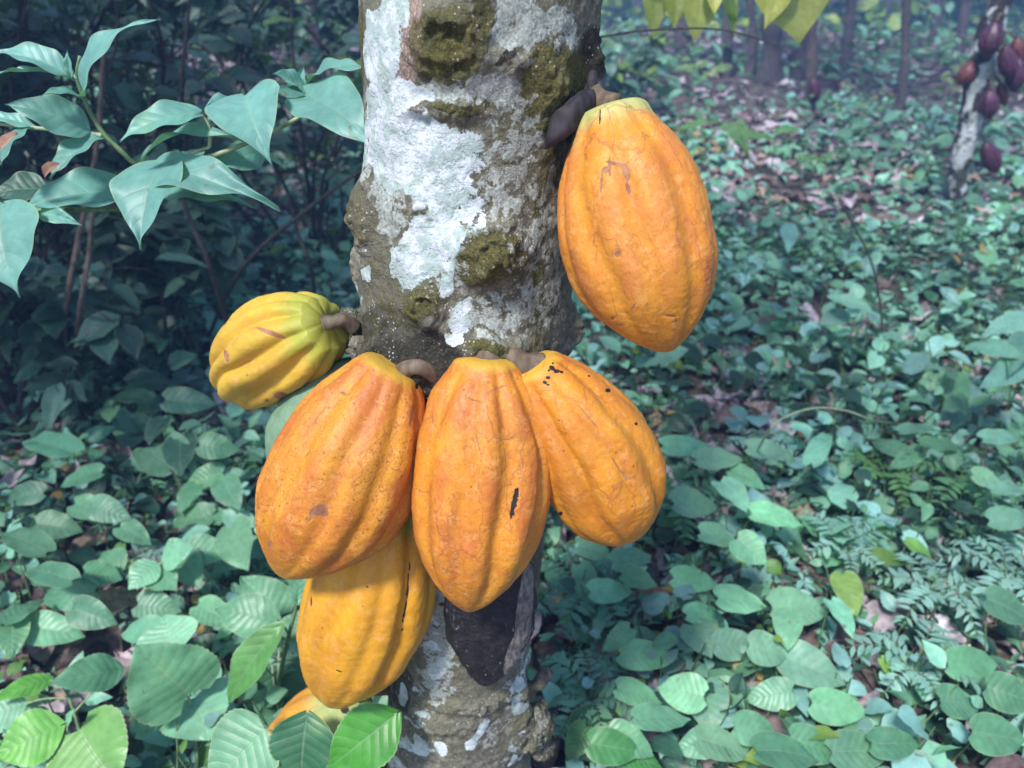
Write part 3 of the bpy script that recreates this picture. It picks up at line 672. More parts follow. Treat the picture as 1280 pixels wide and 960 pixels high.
TEAL = (.22, .47, .34); MID = (.15, .35, .20); DEEP = (.035, .10, .07); LIME = (.20, .32, .05); BLUISH = (.24, .46, .42); BRIGHT = (.14, .30, .08)
def cover_plants(mb, sticks, x, y, hgt, size, nl, pal, Ts, spread=1., up=.35):
    """many small herbs: a short stem with leaves set round it at several heights"""
    n = len(x); z = ground_height(x, y)
    lean = RNG.normal(0, .22, (n, 2))
    cz = pal[RNG.integers(0, len(pal), n)]*RNG.uniform(.65, 1.35, n)[:, None]
    odd = RNG.random(n); cz[odd < .02] = (.24, .36, .07); cz[odd > .99] = (.42, .30, .10); ksp = RNG.integers(0, len(Ts), n); wsp = RNG.uniform(.7, 1.25, n); size = size*RNG.choice([.5, .75, 1., 1.35], n)
    az0 = RNG.random(n)*6.28
    for j in range(nl):
        f = (j+.6)/nl
        az = az0+j*2.4+RNG.normal(0, .35, n)
        hh = hgt*(.30+.70*f)*RNG.uniform(.85, 1.1, n)
        pet = size*spread*(1.1-.55*f)*RNG.uniform(.4, 1.1, n)
        B = np.stack([x+lean[:, 0]*hh+np.cos(az)*pet, y+lean[:, 1]*hh+np.sin(az)*pet, z+hh], -1)
        D = np.stack([np.cos(az), np.sin(az), RNG.normal(-.15+up*f*.6, .42, n)], -1)
        N = np.stack([RNG.normal(0, .42, n), RNG.normal(-.12, .42, n), np.ones(n)], -1)
        L = size*RNG.uniform(.6, 1.2, n)*(1.05-.25*f); k = ksp
        c = cz*RNG.uniform(.85, 1.15, n)[:, None]
        for q, T in enumerate(Ts):
            m = k == q
            if m.any(): batch_leaves(mb, T, B[m], D[m], N[m], L[m], RNG.uniform(.9, 1.1, m.sum())*wsp[m], c[m])
    if sticks is not None:
        for i in range(n):
            a = np.array([x[i], y[i], z[i]-.01]); b = np.array([x[i]+lean[i, 0]*hgt[i], y[i]+lean[i, 1]*hgt[i], z[i]+hgt[i]])
            V, Fc = tube([a, (a+b)/2+[0.004, 0, 0], b], [.0022, .0012], 5, 4, cap=False); sticks.add(V, Fc)
TS_A = [leaf_template('ovate', 2, 6, w, b, f, .05, .04, seed=s) for s, (w, b, f) in enumerate([(.60, .6, .12), (.70, .9, .05), (.50, .3, .2)])]
TS_H = [leaf_template('heart', 2, 7, w, b, f, .10, .04, seed=s) for s, (w, b, f) in enumerate([(.85, .6, .10), (.75, .9, .15), (.9, .3, .05)])]
TS_L = [leaf_template('lance', 1, 5, w, b, f, .0, .02, seed=s) for s, (w, b, f) in enumerate([(.30, .8, .2), (.24, 1.2, .1), (.36, .4, .25)])]
TS_O = [leaf_template('oval', 2, 5, w, b, f, .03, .03, seed=s) for s, (w, b, f) in enumerate([(.7, .5, .1), (.62, .8, .15)])]
def lump_noise(x, y, s, seed): return vnoise(np.stack([x*s, y*s, 0*x], -1), seed)
def keep_clear(x, y):
    return ((x-t_c(0))**2+(y-TY)**2 > .16**2) & (y > .42)
def make_cover():
    mb, st = MB(), MB()
    P = lambda *c: np.array(c)
    # near band, right of and left of the trunk
    x, y = wedge(950, .55, 1.7, .8, 1.0); m = keep_clear(x, y) & (lump_noise(x, y, 2.6, 61) > -.5); x, y = x[m], y[m]
    cover_plants(mb, st, x, y, RNG.uniform(.05, .17, len(x)), .050*RNG.uniform(.7, 1.3, len(x)), 6, P(TEAL, MID, DEEP, BLUISH), TS_A+TS_H, 1.)
    x, y = wedge(1000, .6, 2.4, .8); m = keep_clear(x, y); x, y = x[m], y[m]
    cover_plants(mb, st, x, y, RNG.uniform(.03, .12, len(x)), .036*RNG.uniform(.7, 1.3, len(x)), 7, P(MID, DEEP, TEAL, BRIGHT), TS_L+TS_A, .8)
    x, y = wedge(2100, 1.5, 3.6, .8); m = (lump_noise(x, y, 1.6, 62)+RNG.normal(0, .3, len(x)) > -.62); x, y = x[m], y[m]
    cover_plants(mb, st, x, y, RNG.uniform(.05, .22, len(x)), .060*RNG.uniform(.7, 1.4, len(x)), 6, P(TEAL, TEAL, MID, DEEP, BLUISH), TS_A+TS_H+TS_O, 1.)
    x, y = wedge(3400, 3.3, 7.5, .8); m = lump_noise(x, y, 1.1, 63)+RNG.normal(0, .5, len(x)) > -.45; x, y = x[m], y[m]
    cover_plants(mb, None, x, y, RNG.uniform(.04, .22, len(x)), .078*RNG.uniform(.6, 1.4, len(x)), 5, P(TEAL, TEAL, BLUISH, MID, (.11, .24, .16)), TS_O+TS_A, 1.)
    x, y = wedge(2600, 7, 19, .9); m = lump_noise(x, y, .7, 64)+RNG.normal(0, .4, len(x)) > -.25; x, y = x[m], y[m]
    cover_plants(mb, None, x, y, RNG.uniform(.08, .45, len(x)), .15*RNG.uniform(.6, 1.4, len(x)), 5, P(TEAL, MID, (.16, .27, .08), (.10, .20, .10)), TS_O, 1.)
    tag(mb.build('ground_cover', M_COVER), kind='stuff')
    tag(st.build('ground_cover_stems', M_STEM), kind='stuff')
make_cover()

# far thicket that closes the view, its sunlit look put into the leaf colours
def make_far():
    mb = MB(); n = 15000
    a = RNG.uniform(-1.15, 1.15, n); d = RNG.uniform(15.5, 22, n)
    B = np.stack([np.sin(a)*d, np.cos(a)*d, RNG.random(n)**1.3*5.5], -1)
    m = fbm(B*.8, 2, 31) > -.35; B = B[m]; n = len(B)
    az = RNG.random(n)*6.28; D = np.stack([np.cos(az), np.sin(az), RNG.normal(-.3, .4, n)], -1)
    N = np.stack([RNG.normal(0, .5, n), RNG.normal(-.6, .5, n), np.ones(n)], -1)
    pal = np.array([(.34, .46, .06), (.20, .34, .07), (.08, .18, .06), (.40, .52, .14), (.04, .10, .06)])
    q = (lump_noise(B[:, 0], B[:, 2]*2, .5, 33)*.5+.5)*4.99
    c = pal[np.clip(q.astype(int)+RNG.integers(-1, 2, n), 0, 4)]
    batch_leaves(mb, TS_O[0], B, D, N, RNG.uniform(.18, .42, n), RNG.uniform(.8, 1.2, n), c)
    tag(mb.build('distant_thicket', M_COVER), kind='stuff')
make_far()

# ------------------------------------------------------------------ background trees
def crown(parent, c, r, n, pal, size=.22):
    mb = MB(); d = RNG.normal(size=(n, 3)); d /= np.linalg.norm(d, axis=1)[:, None]
    rad = RNG.random(n)**.5; B = np.array(c)+d*rad[:, None]*np.array(r)
    k = fbm(B*2.2, 2, int(abs(c[0])*10)) > -.15; B, d = B[k], d[k]; n = len(B)
    D = d*np.array([1, 1, .3])+RNG.normal(0, .4, (n, 3))+[0, 0, -.5]; N = RNG.normal(0, .4, (n, 3))+[0, 0, 1]
    batch_leaves(mb, TS_A[1], B, D, N, size*RNG.uniform(.7, 1.4, n), RNG.uniform(.6, .9, n), np.array(pal)*RNG.uniform(.7, 1.3, n)[:, None])
    return mb.build('crown', M_COVER, parent)
M_BARKSPOT = far_bark_material('patchy_lichen_bark', .46, (.018, .016, .020), (.055, .046, .048))
def bg_tree(label, pts, widths, mat, name='cacao_tree', group='cacao trees standing behind', rough=.26, crown_n=160, lift=2.6):
    """pts: (px, py) from the base up; the base stands on the ground, the trunk in its own vertical plane"""
    b = gnd(*pts[0]); Y = b[1]
    P = [b+[0, 0, -.08]]+[atY(px, py, Y) for px, py in pts[1:]]
    top = P[-1]; dirv = unit(P[-1]-P[-2]); dirv = unit(dirv+np.array([0, 0, .8]))
    P += [top+dirv*.7, top+dirv*max(1.2, lift-top[2])]
    m = mpp(b); wd = [w*m/2 for w in widths]; wd = [wd[0]*1.25]+wd+[wd[-1]*.8, wd[-1]*.6]
    root = thing(name, b, label, 'tree', group)
    V, Fc = tube(P, wd, 20, 90, rough, int(pts[0][0])); mesh_obj('trunk', V, Fc, mat, root)
    if crown_n: crown(root, P[-1]+[0, 0, .5], (1.1, 1.1, .7), crown_n, (.05, .12, .05))
    return root, Y
T1, Y1 = bg_tree('spotted pale trunk with many purple pods, standing at right behind the undergrowth', [(1206, 277), (1197, 232), (1203, 190), (1212, 150), (1222, 100), (1236, 50), (1250, 0)],
                 [20, 25, 26, 24, 26, 27, 28], M_BARKSPOT, rough=.30)
bg_tree('dark thin trunk with one purple pod, behind the big orange pod', [(1011, 152), (1014, 90), (1017, 0)], [14, 11, 13], M_BARKFAR)
T2Y = gnd(1011, 152)[1]
bg_tree('slim grey trunk left of the tree full of purple pods', [(1128, 140), (1131, 70), (1133, 0)], [11, 9, 10], M_BARKFAR)
bg_tree('trunk with a small red leaf on it, right of the hanging yellow leaves', [(1056, 94), (1060, 50), (1064, 0)], [15, 12, 13], M_BARKFAR)
bg_tree('thick brown trunk right below the yellow hanging leaf', [(963, 100), (965, 50), (966, 0)], [25, 24, 21], M_BARKFAR)
bg_tree('narrow dark trunk beside the thick brown trunk', [(936, 96), (942, 50), (938, 0)], [13, 9, 10], M_BARKFAR)
bg_tree('dark trunk between the two clumps of hanging leaves', [(908, 93), (909, 50), (911, 0)], [15, 11, 12], M_BARKFAR)
bg_tree('broad dark trunk under the left clump of hanging leaves', [(862, 86), (852, 45), (840, 0)], [20, 14, 17], M_BARKFAR)
bg_tree('wide shaded trunk just behind the dark trunk with one pod', [(996, 98), (1002, 50), (992, 0)], [17, 13, 14], M_BARKFAR)
bg_tree('distant thin trunk leaning right between grey trunk and podded tree', [(1167, 52), (1171, 25), (1175, 0)], [11, 10, 10], M_BARKFAR, crown_n=0)
bg_tree('distant dark trunk just left of the podded tree', [(1197, 72), (1203, 36), (1208, 0)], [12, 11, 11], M_BARKFAR, crown_n=0)
bg_tree('pale mottled trunk deep in the dark thicket at upper left', [(205, 165), (203, 100), (200, 40), (196, 0)], [17, 16, 15, 15], M_BARKPALE, crown_n=0)
bg_tree('dark trunk deep in the thicket left of the near trunk', [(400, 150), (396, 80), (385, 0)], [20, 18, 16], M_BARKFAR, crown_n=0)

def purple_husk(name, a, b):
    t = NT(name); pl = t.attr('pl', True); n = t.noise(pl, 30, 4)
    col = t.mix(t.step(n, .35, .65), a, b); col = t.mix(t.math('MULTIPLY', t.attr('ridge'), .3), col, (.18, .06, .09))
    return t.done(t.principled(Base_Color=col, Roughness=.45, Normal=t.bump(n, .4, .004)))
M_PUR = purple_husk('purple_husk', (.035, .010, .028), (.07, .016, .042)); M_RED = purple_husk('reddish_husk', (.09, .022, .022), (.14, .038, .03))
def small_pod(label, top, tip, w, Y, mat, group='purple pods on the tree behind'):
    a, b = atY(*top, Y), atY(*tip, Y); root = thing('cacao_pod', a, label, 'cacao pod', group)
    V, at, D, fr = pod_geometry(a, b, w*mpp((a+b)/2), STD, phase=random.random(), g1=.10, g2=.05, nu=60, nv=48, seed=random.randint(1, 99), bump=2)
    mesh_obj('husk', V, grid_faces(60, 48, True), mat, root, at)
    tr = a+unit(a-b)*.01; q = np.array([np.interp(tr[2], [0, 1.2], [atY(1206, 277, Y)[0], atY(1250, 0, Y)[0]]) if Y < 5 else a[0]-.02, Y, tr[2]+.02])
    V, Fc = tube([a, (a+q)/2+[0, 0, .012], q], [.006, .006], 8, 8); mesh_obj('stalk', V, Fc, M_STALK, root)
small_pod('purple pod highest on the podded tree, against its pale bark', (1245, 27), (1232, 73), 27, Y1-.11, M_PUR)
small_pod('reddish pod sticking out to the left of the podded tree', (1222, 76), (1197, 106), 21, Y1-.02, M_RED)
small_pod('reddish pod at the right picture edge on the podded tree', (1270, 48), (1277, 80), 20, Y1-.02, M_RED)
small_pod('purple pod left of a pair at right of the podded tree', (1256, 57), (1263, 100), 22, Y1-.12, M_PUR)
small_pod('purple pod right of a pair at right of the podded tree', (1272, 72), (1268, 116), 23, Y1-.08, M_PUR)
small_pod('purple pod in the middle of the podded tree just below the pair', (1238, 112), (1236, 150), 21, Y1-.11, M_PUR)
small_pod('small brownish pod half hidden beside the middle purple pod', (1250, 104), (1256, 132), 14, Y1-.04, M_RED)
small_pod('lowest purple pod on the podded tree, hanging at its right', (1231, 178), (1246, 217), 22, Y1-.05, M_PUR)
small_pod('single purple pod on the thin dark trunk behind the big orange pod', (1016, 97), (1021, 128), 15, T2Y-.08, M_PUR, group=None)
# crown of the tree in front, above the picture
crown(cacao, np.array([t_c(2.), TY+.2, 3.3]), (2.0, 1.5, .6), 330, (.06, .14, .06), .24)
shade_tree = thing('cacao_tree', [-3.2, .4, 0], 'unseen cacao tree added outside the left side so its crown shades the thicket', 'tree')  # out-of-view tree added to throw shade on the left thicket
V, Fc = tube([[-3.2, .4, -.1], [-3.18, .45, 1.], [-3.0, .5, 2.2], [-2.8, .6, 3.3]], [.10, .08, .07, .05], 18, 60, .12, 4); mesh_obj('trunk', V, Fc, M_BARKFAR, shade_tree)
crown(shade_tree, np.array([-2.75, .75, 3.5]), (1.6, 1.6, .6), 900, (.05, .12, .06), .26)

# ------------------------------------------------------------------ leaves hanging from a low branch at top right
hb = thing('cacao_branch', atY(1000, -160, 2.0), 'branch tip with big yellow green leaves hanging into view at top', 'branch')
YH = 1.75
V, Fc = tube([atY(1120, -130, YH+.3), atY(1010, -70, YH+.1), atY(985, -30, YH), atY(880, -45, YH), atY(810, -30, YH)], [.012, .008, .006, .005, .003], 8, 30, .08)
mesh_obj('twig', V, Fc, M_BROWNTWIG, hb)
YG, YY = (.40, .44, .11), (.56, .54, .12)
for bx, by, tx, ty, w, c, dy in ((978, -50, 1000, 55, 104, (.48, .48, .13), 0), (985, -50, 955, 38, 40, YY, -.03), (955, -50, 958, 22, 50, YG, .05), (880, -40, 866, 55, 52, YG, 0),
                                 (845, -40, 842, 38, 40, YG, .04), (888, -40, 893, 20, 32, YY, -.04), (818, -35, 816, 50, 34, YG, .06), (905, -30, 918, 48, 20, (.18, .3, .08), .1), (1010, -70, 1035, 12, 50, (.30, .42, .09), .05)):
    a, b = atY(bx, by, YH+dy), atY(tx, ty, YH+dy-.05); hero_leaf(hb, a, b, w*mpp(b), c, 'ovate', .5, .10, n=(.1, -1, .3), mat=M_LEAF, serr=0, cord=.02)
vn = thing('thin_vine', atY(750, 48, 1.5), 'thin bare twig crossing between near trunk and hanging leaves', 'twig')
V, Fc = tube([atY(700, 55, 1.3), atY(752, 46, 1.4), atY(810, 38, 1.5), atY(890, 36, 1.6), atY(945, 48, 1.8), atY(985, 68, 2.6), atY(1008, 96, 4.2)], [.0022, .002, .0016, .0014], 6, 60, .05)
mesh_obj('stem', V, Fc, M_BROWNTWIG, vn)
vn = thing('curved_vine', gnd(975, 545), 'pale curved tendril arching over the undergrowth right of the pods', 'vine')
V, Fc = tube([gnd(930, 600), atY(960, 540, 1.35), atY(985, 520, 1.38), atY(1020, 510, 1.4), atY(1060, 514, 1.42), atY(1095, 526, 1.45), gnd(1130, 545)], [.0024, .0026, .002, .0012], 6, 60, .05)
mesh_obj('stem', V, Fc, M_STEMPALE, vn)
vn = thing('thin_sapling', gnd(1098, 470), 'tall thin bare stem rising from the undergrowth at right', 'sapling')
V, Fc = tube([gnd(1098, 478), atY(1102, 400, 2.2), atY(1090, 330, 2.2), atY(1060, 270, 2.2), atY(1048, 250, 2.2)], [.004, .003, .002], 6, 40, .05)
mesh_obj('stem', V, Fc, M_TWIG, vn)
vn = thing('dead_stick', gnd(1140, 838), 'short black stick poking up between the ferns at lower right', 'stick')
V, Fc = tube([gnd(1138, 850), atZ(1150, 800, .10), atZ(1171, 757, .17)], [.004, .003, .0022], 8, 20, .15)
mesh_obj('stem', V, Fc, M_TWIG, vn)

# ------------------------------------------------------------------ big leaved shrub, upper left
SY = .80; PALE = (.18, .40, .35); PALE2 = (.14, .33, .28); DEEPL = (.05, .13, .09)
sh = thing('broadleaf_shrub', gnd(20, 960)+np.array([-.25, .1, 0]), 'shrub with large pointed pale teal leaves reaching in from upper left', 'shrub')
bs = np.array(sh.location)
def S(x, y, dy=0.): return atY(x, y, SY+dy)
for pts, r in (([bs, bs+[.0, .02, .45], S(-60, 420), S(-60, 300), S(0, 266), S(60, 263), S(130, 262), S(175, 262)], [.008, .007, .005, .0028, .002]),
               ([bs, bs+[-.05, .05, .5], S(-140, 400, .1), S(-60, 300, .08), S(60, 262, .05), S(178, 226, .02), S(160, 198), S(133, 171), S(115, 145), S(104, 120), S(96, 96), S(100, 70)], [.007, .006, .003, .0026, .0024, .002, .0016]),
               ([S(128, 169), S(90, 164), S(45, 160), S(0, 155)], [.0025, .0018]), ([S(96, 98), S(88, 86), S(84, 70)], [.002, .0012]),
               ([S(178, 216), S(200, 212), S(226, 206), S(280, 190), S(350, 160, .03), S(400, 130, .05)], [.003, .0026, .002]),
               ([S(226, 206), S(240, 192), S(262, 184)], [.002, .0015]), ([S(262, 184), S(262, 160), S(252, 143)], [.002, .0012])):
    V, Fc = tube(pts, r, 10, 60, .05); mesh_obj('stem', V, Fc, M_STEMPALE if len(pts) < 7 else M_STEM, sh)
# base, tip, width, colour, shape, bend, fold, normal, dy(base), dy(tip), extra
SL = [((104, 122), (200, 24), 46, PALE, 'drip', 1.3, .14, (-.8, -.7, .45), 0, .0), ((90, 99), (84, 62), 10, PALE, 'lance', .5, .2, (0, -1, .6), 0, 0),
      ((88, 97), (-12, 68), 40, PALE, 'ovate', 1.0, .25, (.1, -.5, 1), 0, .0), ((92, 101), (-5, 92), 16, PALE, 'lance', .7, .3, (0, -.1, 1), 0, -.02),
      ((106, 126), (50, 120), 26, PALE2, 'lance', .9, .2, (0, -.4, 1), 0, -.03), ((112, 164), (6, 130), 58, PALE2, 'ovate', .8, .1, (.2, -.9, 1), 0, -.03),
      ((46, 160), (-30, 146), 22, PALE, 'lance', .6, .1, (0, -.4, 1), 0, 0), ((128, 172), (62, 224), 44, PALE2, 'ovate', .5, .2, (-.4, -.9, 1), 0, -.05),
      ((38, 160), (2, 208), 34, PALE2, 'ovate', .9, .1, (-.4, -1, .8), 0, -.05), ((252, 142), (150, 178), 46, PALE2, 'ovate', .9, .16, (-.1, -.8, 1), 0, -.04),
      ((306, 120), (341, 208), 96, PALE, 'drip', 1.3, .22, (.0, -1, .9), .02, -.05), ((300, 134), (256, 134), 34, PALE, 'lance', .5, .1, (0, -1, .7), .02, -.02),
      ((376, 116), (478, 196), 88, PALE, 'drip', .9, .12, (.2, -1, .9), .04, -.06), ((384, 104), (462, 88), 30, PALE, 'lance', .9, .15, (0, -.5, 1), .05, 0),
      ((384, 112), (340, 92), 34, PALE, 'ovate', .6, .1, (0, -.9, 1), .05, .02), ((400, 118), (330, 124), 26, PALE2, 'lance', .6, .1, (0, -.9, 1), .05, 0),
      ((366, 132), (380, 82), 26, PALE, 'ovate', .5, .1, (.2, -1, .5), .06, .06),
      ((178, 222), (350, 262), 66, PALE, 'drip', 1.1, .10, (.25, -.75, 1), 0, -.05), ((214, 200), (176, 313), 100, PALE, 'drip', 1.0, .12, (-.35, -1, .8), 0, -.08),
      ((172, 220), (353, 206), 22, PALE2, 'lance', 1.9, .25, (0, -.28, 1), .02, 0), ((330, 190), (264, 206), 40, PALE2, 'ovate', .6, .05, (0, -1, .35), .04, .0),
      ((250, 190), (226, 212), 26, PALE2, 'ovate', .5, .1, (0, -1, .4), .05, 0), ((204, 246), (322, 262), 34, PALE2, 'drip', 1.0, .15, (0, -.6, 1), .03, .0),
      ((170, 242), (24, 262), 66, PALE2, 'ovate', .7, .18, (-.1, -.8, 1), .02, -.03), ((50, 264), (104, 282), 24, PALE, 'ovate', .9, .2, (0, -1, .7), -.02, -.04),
      ((4, 254), (24, 372), 118, PALE, 'drip', .8, .12, (-.1, -1, .7), -.02, -.08), ((60, 236), (-10, 244), 50, DEEPL, 'ovate', .6, .1, (0, -.7, 1), .08, .06)]
for (bp, tp, w, c, shp, bd, fo, nn, db, dt) in SL:
    a, b = S(*bp, db), S(*tp, dt); hero_leaf(sh, a, b, w*mpp(b), c, shp, bd, fo, n=nn, mat=M_LEAF, serr=.0, cord=.02, ruffle=.045)
# the brown curled edge on two leaves
for p0, p1 in (((74, 206), (58, 224)), ((22, 168), (2, 204))):
    a, b = S(*p0, -.055), S(*p1, -.05); hero_leaf(sh, a, b, 14*mpp(b), (.30, .17, .12), 'oval', 1.4, .3, n=(-.4, -1, .6), mat=M_LITTER, serr=.1, name='dried_leaf_tip')

# ------------------------------------------------------------------ dark thicket behind it
def woody_shrub(label, bx, by, nst, height, spread, nleaf, lsize, pal, tmpl, seed, name='woody_shrub', twist=.5, y=None, leaf_low=.12, stem_r=.008):
    rg = np.random.default_rng(seed); b = gnd(bx, by)
    if y is not None: b = np.array([atY(bx, by, y)[0], y, 0.]); b[2] = ground_height(b[0], b[1])
    root = thing(name, b, label, 'shrub', 'woody shrubs in the thicket at left'); mb, lf = MB(), MB(); ends = []
    for i in range(nst):
        az = rg.random()*6.28; s = spread*rg.uniform(.3, 1.); h = height*rg.uniform(.6, 1.)
        o = b+np.array([rg.normal(0, .06), rg.normal(0, .06), -.03]); e = o+np.array([math.cos(az)*s, math.sin(az)*s*.7, h])
        mid = (o+e)/2+rg.normal(0, .08*height, 3)*[1, 1, .3]; q = (mid+e)/2+rg.normal(0, .05*height, 3)*[1, 1, .4]
        r = stem_r*rg.uniform(.6, 1.3); V, Fc = tube([o, mid, q, e], [r, r*.8, r*.6, r*.3], 7, 18, .1, i); mb.add(V, Fc)
        C = smooth_path([o, mid, q, e], 24)
        for k in range(5):
            j = rg.integers(7, 22); p = C[j]; d = rg.normal(0, 1, 3)*[1, 1, .35]; d = unit(d)*height*rg.uniform(.12, .3)
            V, Fc = tube([p, p+d*.5+[0, 0, .02], p+d+[0, 0, -.01]], [r*.4, r*.2], 5, 8, .1); mb.add(V, Fc); ends += [p+d*u for u in (.4, .6, .8, 1.)]
        ends += list(C[10:])
    mesh = mb.build('branches', M_TWIG, root)
    ends = np.array(ends); ends = ends[ends[:, 2] > b[2]+height*leaf_low]
    B = ends[rg.integers(0, len(ends), nleaf)]+rg.normal(0, .02, (nleaf, 3)); az = rg.random(nleaf)*6.28
    D = np.stack([np.cos(az), np.sin(az), rg.normal(-.35, .35, nleaf)], -1); N = np.stack([rg.normal(0, .35, nleaf), rg.normal(-.2, .35, nleaf), np.ones(nleaf)], -1)
    kk = rg.integers(0, len(tmpl), nleaf); c = np.array(pal)[rg.integers(0, len(pal), nleaf)]*rg.uniform(.7, 1.3, nleaf)[:, None]; L = lsize*rg.uniform(.6, 1.3, nleaf)
    for q2, T in enumerate(tmpl):
        m = kk == q2
        if m.any(): batch_leaves(lf, T, B[m], D[m], N[m], L[m], rg.uniform(.8, 1.2, m.sum()), c[m])
    lf.build('foliage', M_COVER, root); return root
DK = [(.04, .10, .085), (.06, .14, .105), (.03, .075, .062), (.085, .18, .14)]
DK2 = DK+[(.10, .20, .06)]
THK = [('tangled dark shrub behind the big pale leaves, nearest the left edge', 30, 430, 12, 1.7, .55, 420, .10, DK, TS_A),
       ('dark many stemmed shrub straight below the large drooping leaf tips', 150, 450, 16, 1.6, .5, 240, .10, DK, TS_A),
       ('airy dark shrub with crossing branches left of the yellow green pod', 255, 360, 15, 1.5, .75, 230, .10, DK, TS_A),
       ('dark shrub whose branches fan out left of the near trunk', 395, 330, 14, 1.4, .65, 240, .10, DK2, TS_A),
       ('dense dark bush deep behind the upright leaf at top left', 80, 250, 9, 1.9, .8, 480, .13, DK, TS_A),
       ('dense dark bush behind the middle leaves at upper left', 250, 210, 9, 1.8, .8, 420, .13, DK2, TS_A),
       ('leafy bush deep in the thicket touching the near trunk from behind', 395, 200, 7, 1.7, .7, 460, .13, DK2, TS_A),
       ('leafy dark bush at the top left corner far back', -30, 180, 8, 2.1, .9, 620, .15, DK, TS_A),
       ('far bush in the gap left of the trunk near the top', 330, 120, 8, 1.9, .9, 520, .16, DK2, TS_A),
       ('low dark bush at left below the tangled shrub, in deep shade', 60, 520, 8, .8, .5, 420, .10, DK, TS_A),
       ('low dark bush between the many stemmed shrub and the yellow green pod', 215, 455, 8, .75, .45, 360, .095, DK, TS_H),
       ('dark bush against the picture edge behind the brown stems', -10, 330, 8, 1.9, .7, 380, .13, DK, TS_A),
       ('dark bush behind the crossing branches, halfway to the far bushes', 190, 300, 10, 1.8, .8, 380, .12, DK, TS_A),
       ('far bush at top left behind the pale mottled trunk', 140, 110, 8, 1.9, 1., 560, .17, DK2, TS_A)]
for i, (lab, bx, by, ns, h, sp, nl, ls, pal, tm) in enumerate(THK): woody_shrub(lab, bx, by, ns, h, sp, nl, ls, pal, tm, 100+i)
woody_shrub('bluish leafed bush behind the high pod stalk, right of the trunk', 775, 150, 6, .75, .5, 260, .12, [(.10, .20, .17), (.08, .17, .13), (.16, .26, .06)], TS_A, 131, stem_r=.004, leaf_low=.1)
for lab, pts, r in (('long dark pole leaning right between the left leaves and yellow pod', [gnd(305, 470), atY(268, 350, 1.9), atY(240, 280, 1.9), atY(215, 215, 1.9)], .008),
                    ('dark branch rising to the right towards the trunk, left background', [gnd(250, 430), atY(300, 340, 2.0), atY(380, 265, 2.0), atY(470, 200, 2.0)], .007),
                    ('upright brown stem behind the shrub at left', [gnd(72, 480), atY(84, 380, 1.8), atY(98, 300, 1.8), atY(120, 190, 1.8), atY(130, 60, 1.8)], .008),
                    ('brown stem pair member leaning right at left background', [gnd(88, 470), atY(100, 390, 1.75), atY(112, 310, 1.75), atY(118, 230, 1.75)], .007),
                    ('thin dark stem near the trunk, left of its lower burl', [gnd(395, 400), atY(390, 340, 2.1), atY(372, 290, 2.1), atY(360, 240, 2.1)], .006)):
    o = thing('bare_stem', pts[0], lab, 'stem', 'bare stems in the thicket'); V, Fc = tube(pts, [r, r*.9, r*.6], 8, 30, .12, int(pts[0][0]*50))
    mesh_obj('stem', V, Fc, M_TWIG if 'dark' in lab else M_BROWNTWIG, o)

# ------------------------------------------------------------------ single plants near the camera
def leafy_plant(label, base, leaves, name='broadleaf_plant', cat='plant', group='broad leaved plants near the trunk', mat=M_GLOSS, stem_mat=M_STEM, stem_r=.0028, serr=.035, cord=.08, spine=None):
    """leaves: (base px, tip px, width px, y-plane of base, y-plane of tip, colour, shape, bend, normal)"""
    root = thing(name, base, label, cat, group); base = np.asarray(base)
    ctr = np.mean([atY(*l[0], l[3]) for l in leaves], axis=0); top = ctr+[0, 0, -.01]
    axis = smooth_path(spine if spine is not None else [base, base*.5+top*.5+[.01, 0, .01], top], 24)
    V, Fc = tube(axis[::3], [stem_r*1.3, stem_r*.8], 8, 24, .05); mesh_obj('stem', V, Fc, stem_mat, root)
    for l in leaves:
        a, b = atY(*l[0], l[3]), atY(*l[1], l[4]); c = l[5]; shp = l[6] if len(l) > 6 else 'ovate'; bd = l[7] if len(l) > 7 else .5; nn = l[8] if len(l) > 8 else (0, -.6, 1)
        hero_leaf(root, a, b, l[2]*mpp(a), c, shp, bd, .08, n=nn, mat=mat, serr=serr, cord=cord, ruffle=.03)
        j = np.argmin(np.linalg.norm(axis[4:]-(a-[0, 0, .04]), axis=1))+4; p = axis[j]
        V, Fc = tube([p, (p+a)/2+[0, 0, .006], a], [stem_r*.6, stem_r*.4], 6, 10); mesh_obj('petiole', V, Fc, M_STEMPALE, root)
    return root
G1, G2, G3, GB, GD = (.14, .34, .19), (.12, .30, .17), (.21, .47, .29), (.15, .42, .07), (.035, .13, .06)
def gY(x, z=0.): return None
leafy_plant('plant with two large toothed round leaves at lower left', gnd(250, 1040), [
    ((236, 868), (168, 806), 108, .80, .80, G1, 'heart', .4, (.1, -.8, 1)), ((244, 872), (262, 926), 92, .83, .76, G3, 'heart', .4, (.1, -.6, 1)),
    ((215, 812), (206, 768), 78, .90, .95, G3, 'ovate', .5, (0, -.7, 1))], serr=.05, cord=.12)
leafy_plant('plant with serrated oblong leaves at the left picture edge', gnd(120, 1030), [
    ((150, 838), (58, 856), 46, .86, .80, G2, 'ovate', .7, (0, -.7, 1)), ((62, 850), (-14, 878), 26, .86, .80, GB, 'ovate', .7, (0, -.7, 1)),
    ((30, 880), (-30, 905), 50, .82, .80, G3, 'ovate', .7, (0, -.7, 1))], serr=.05)
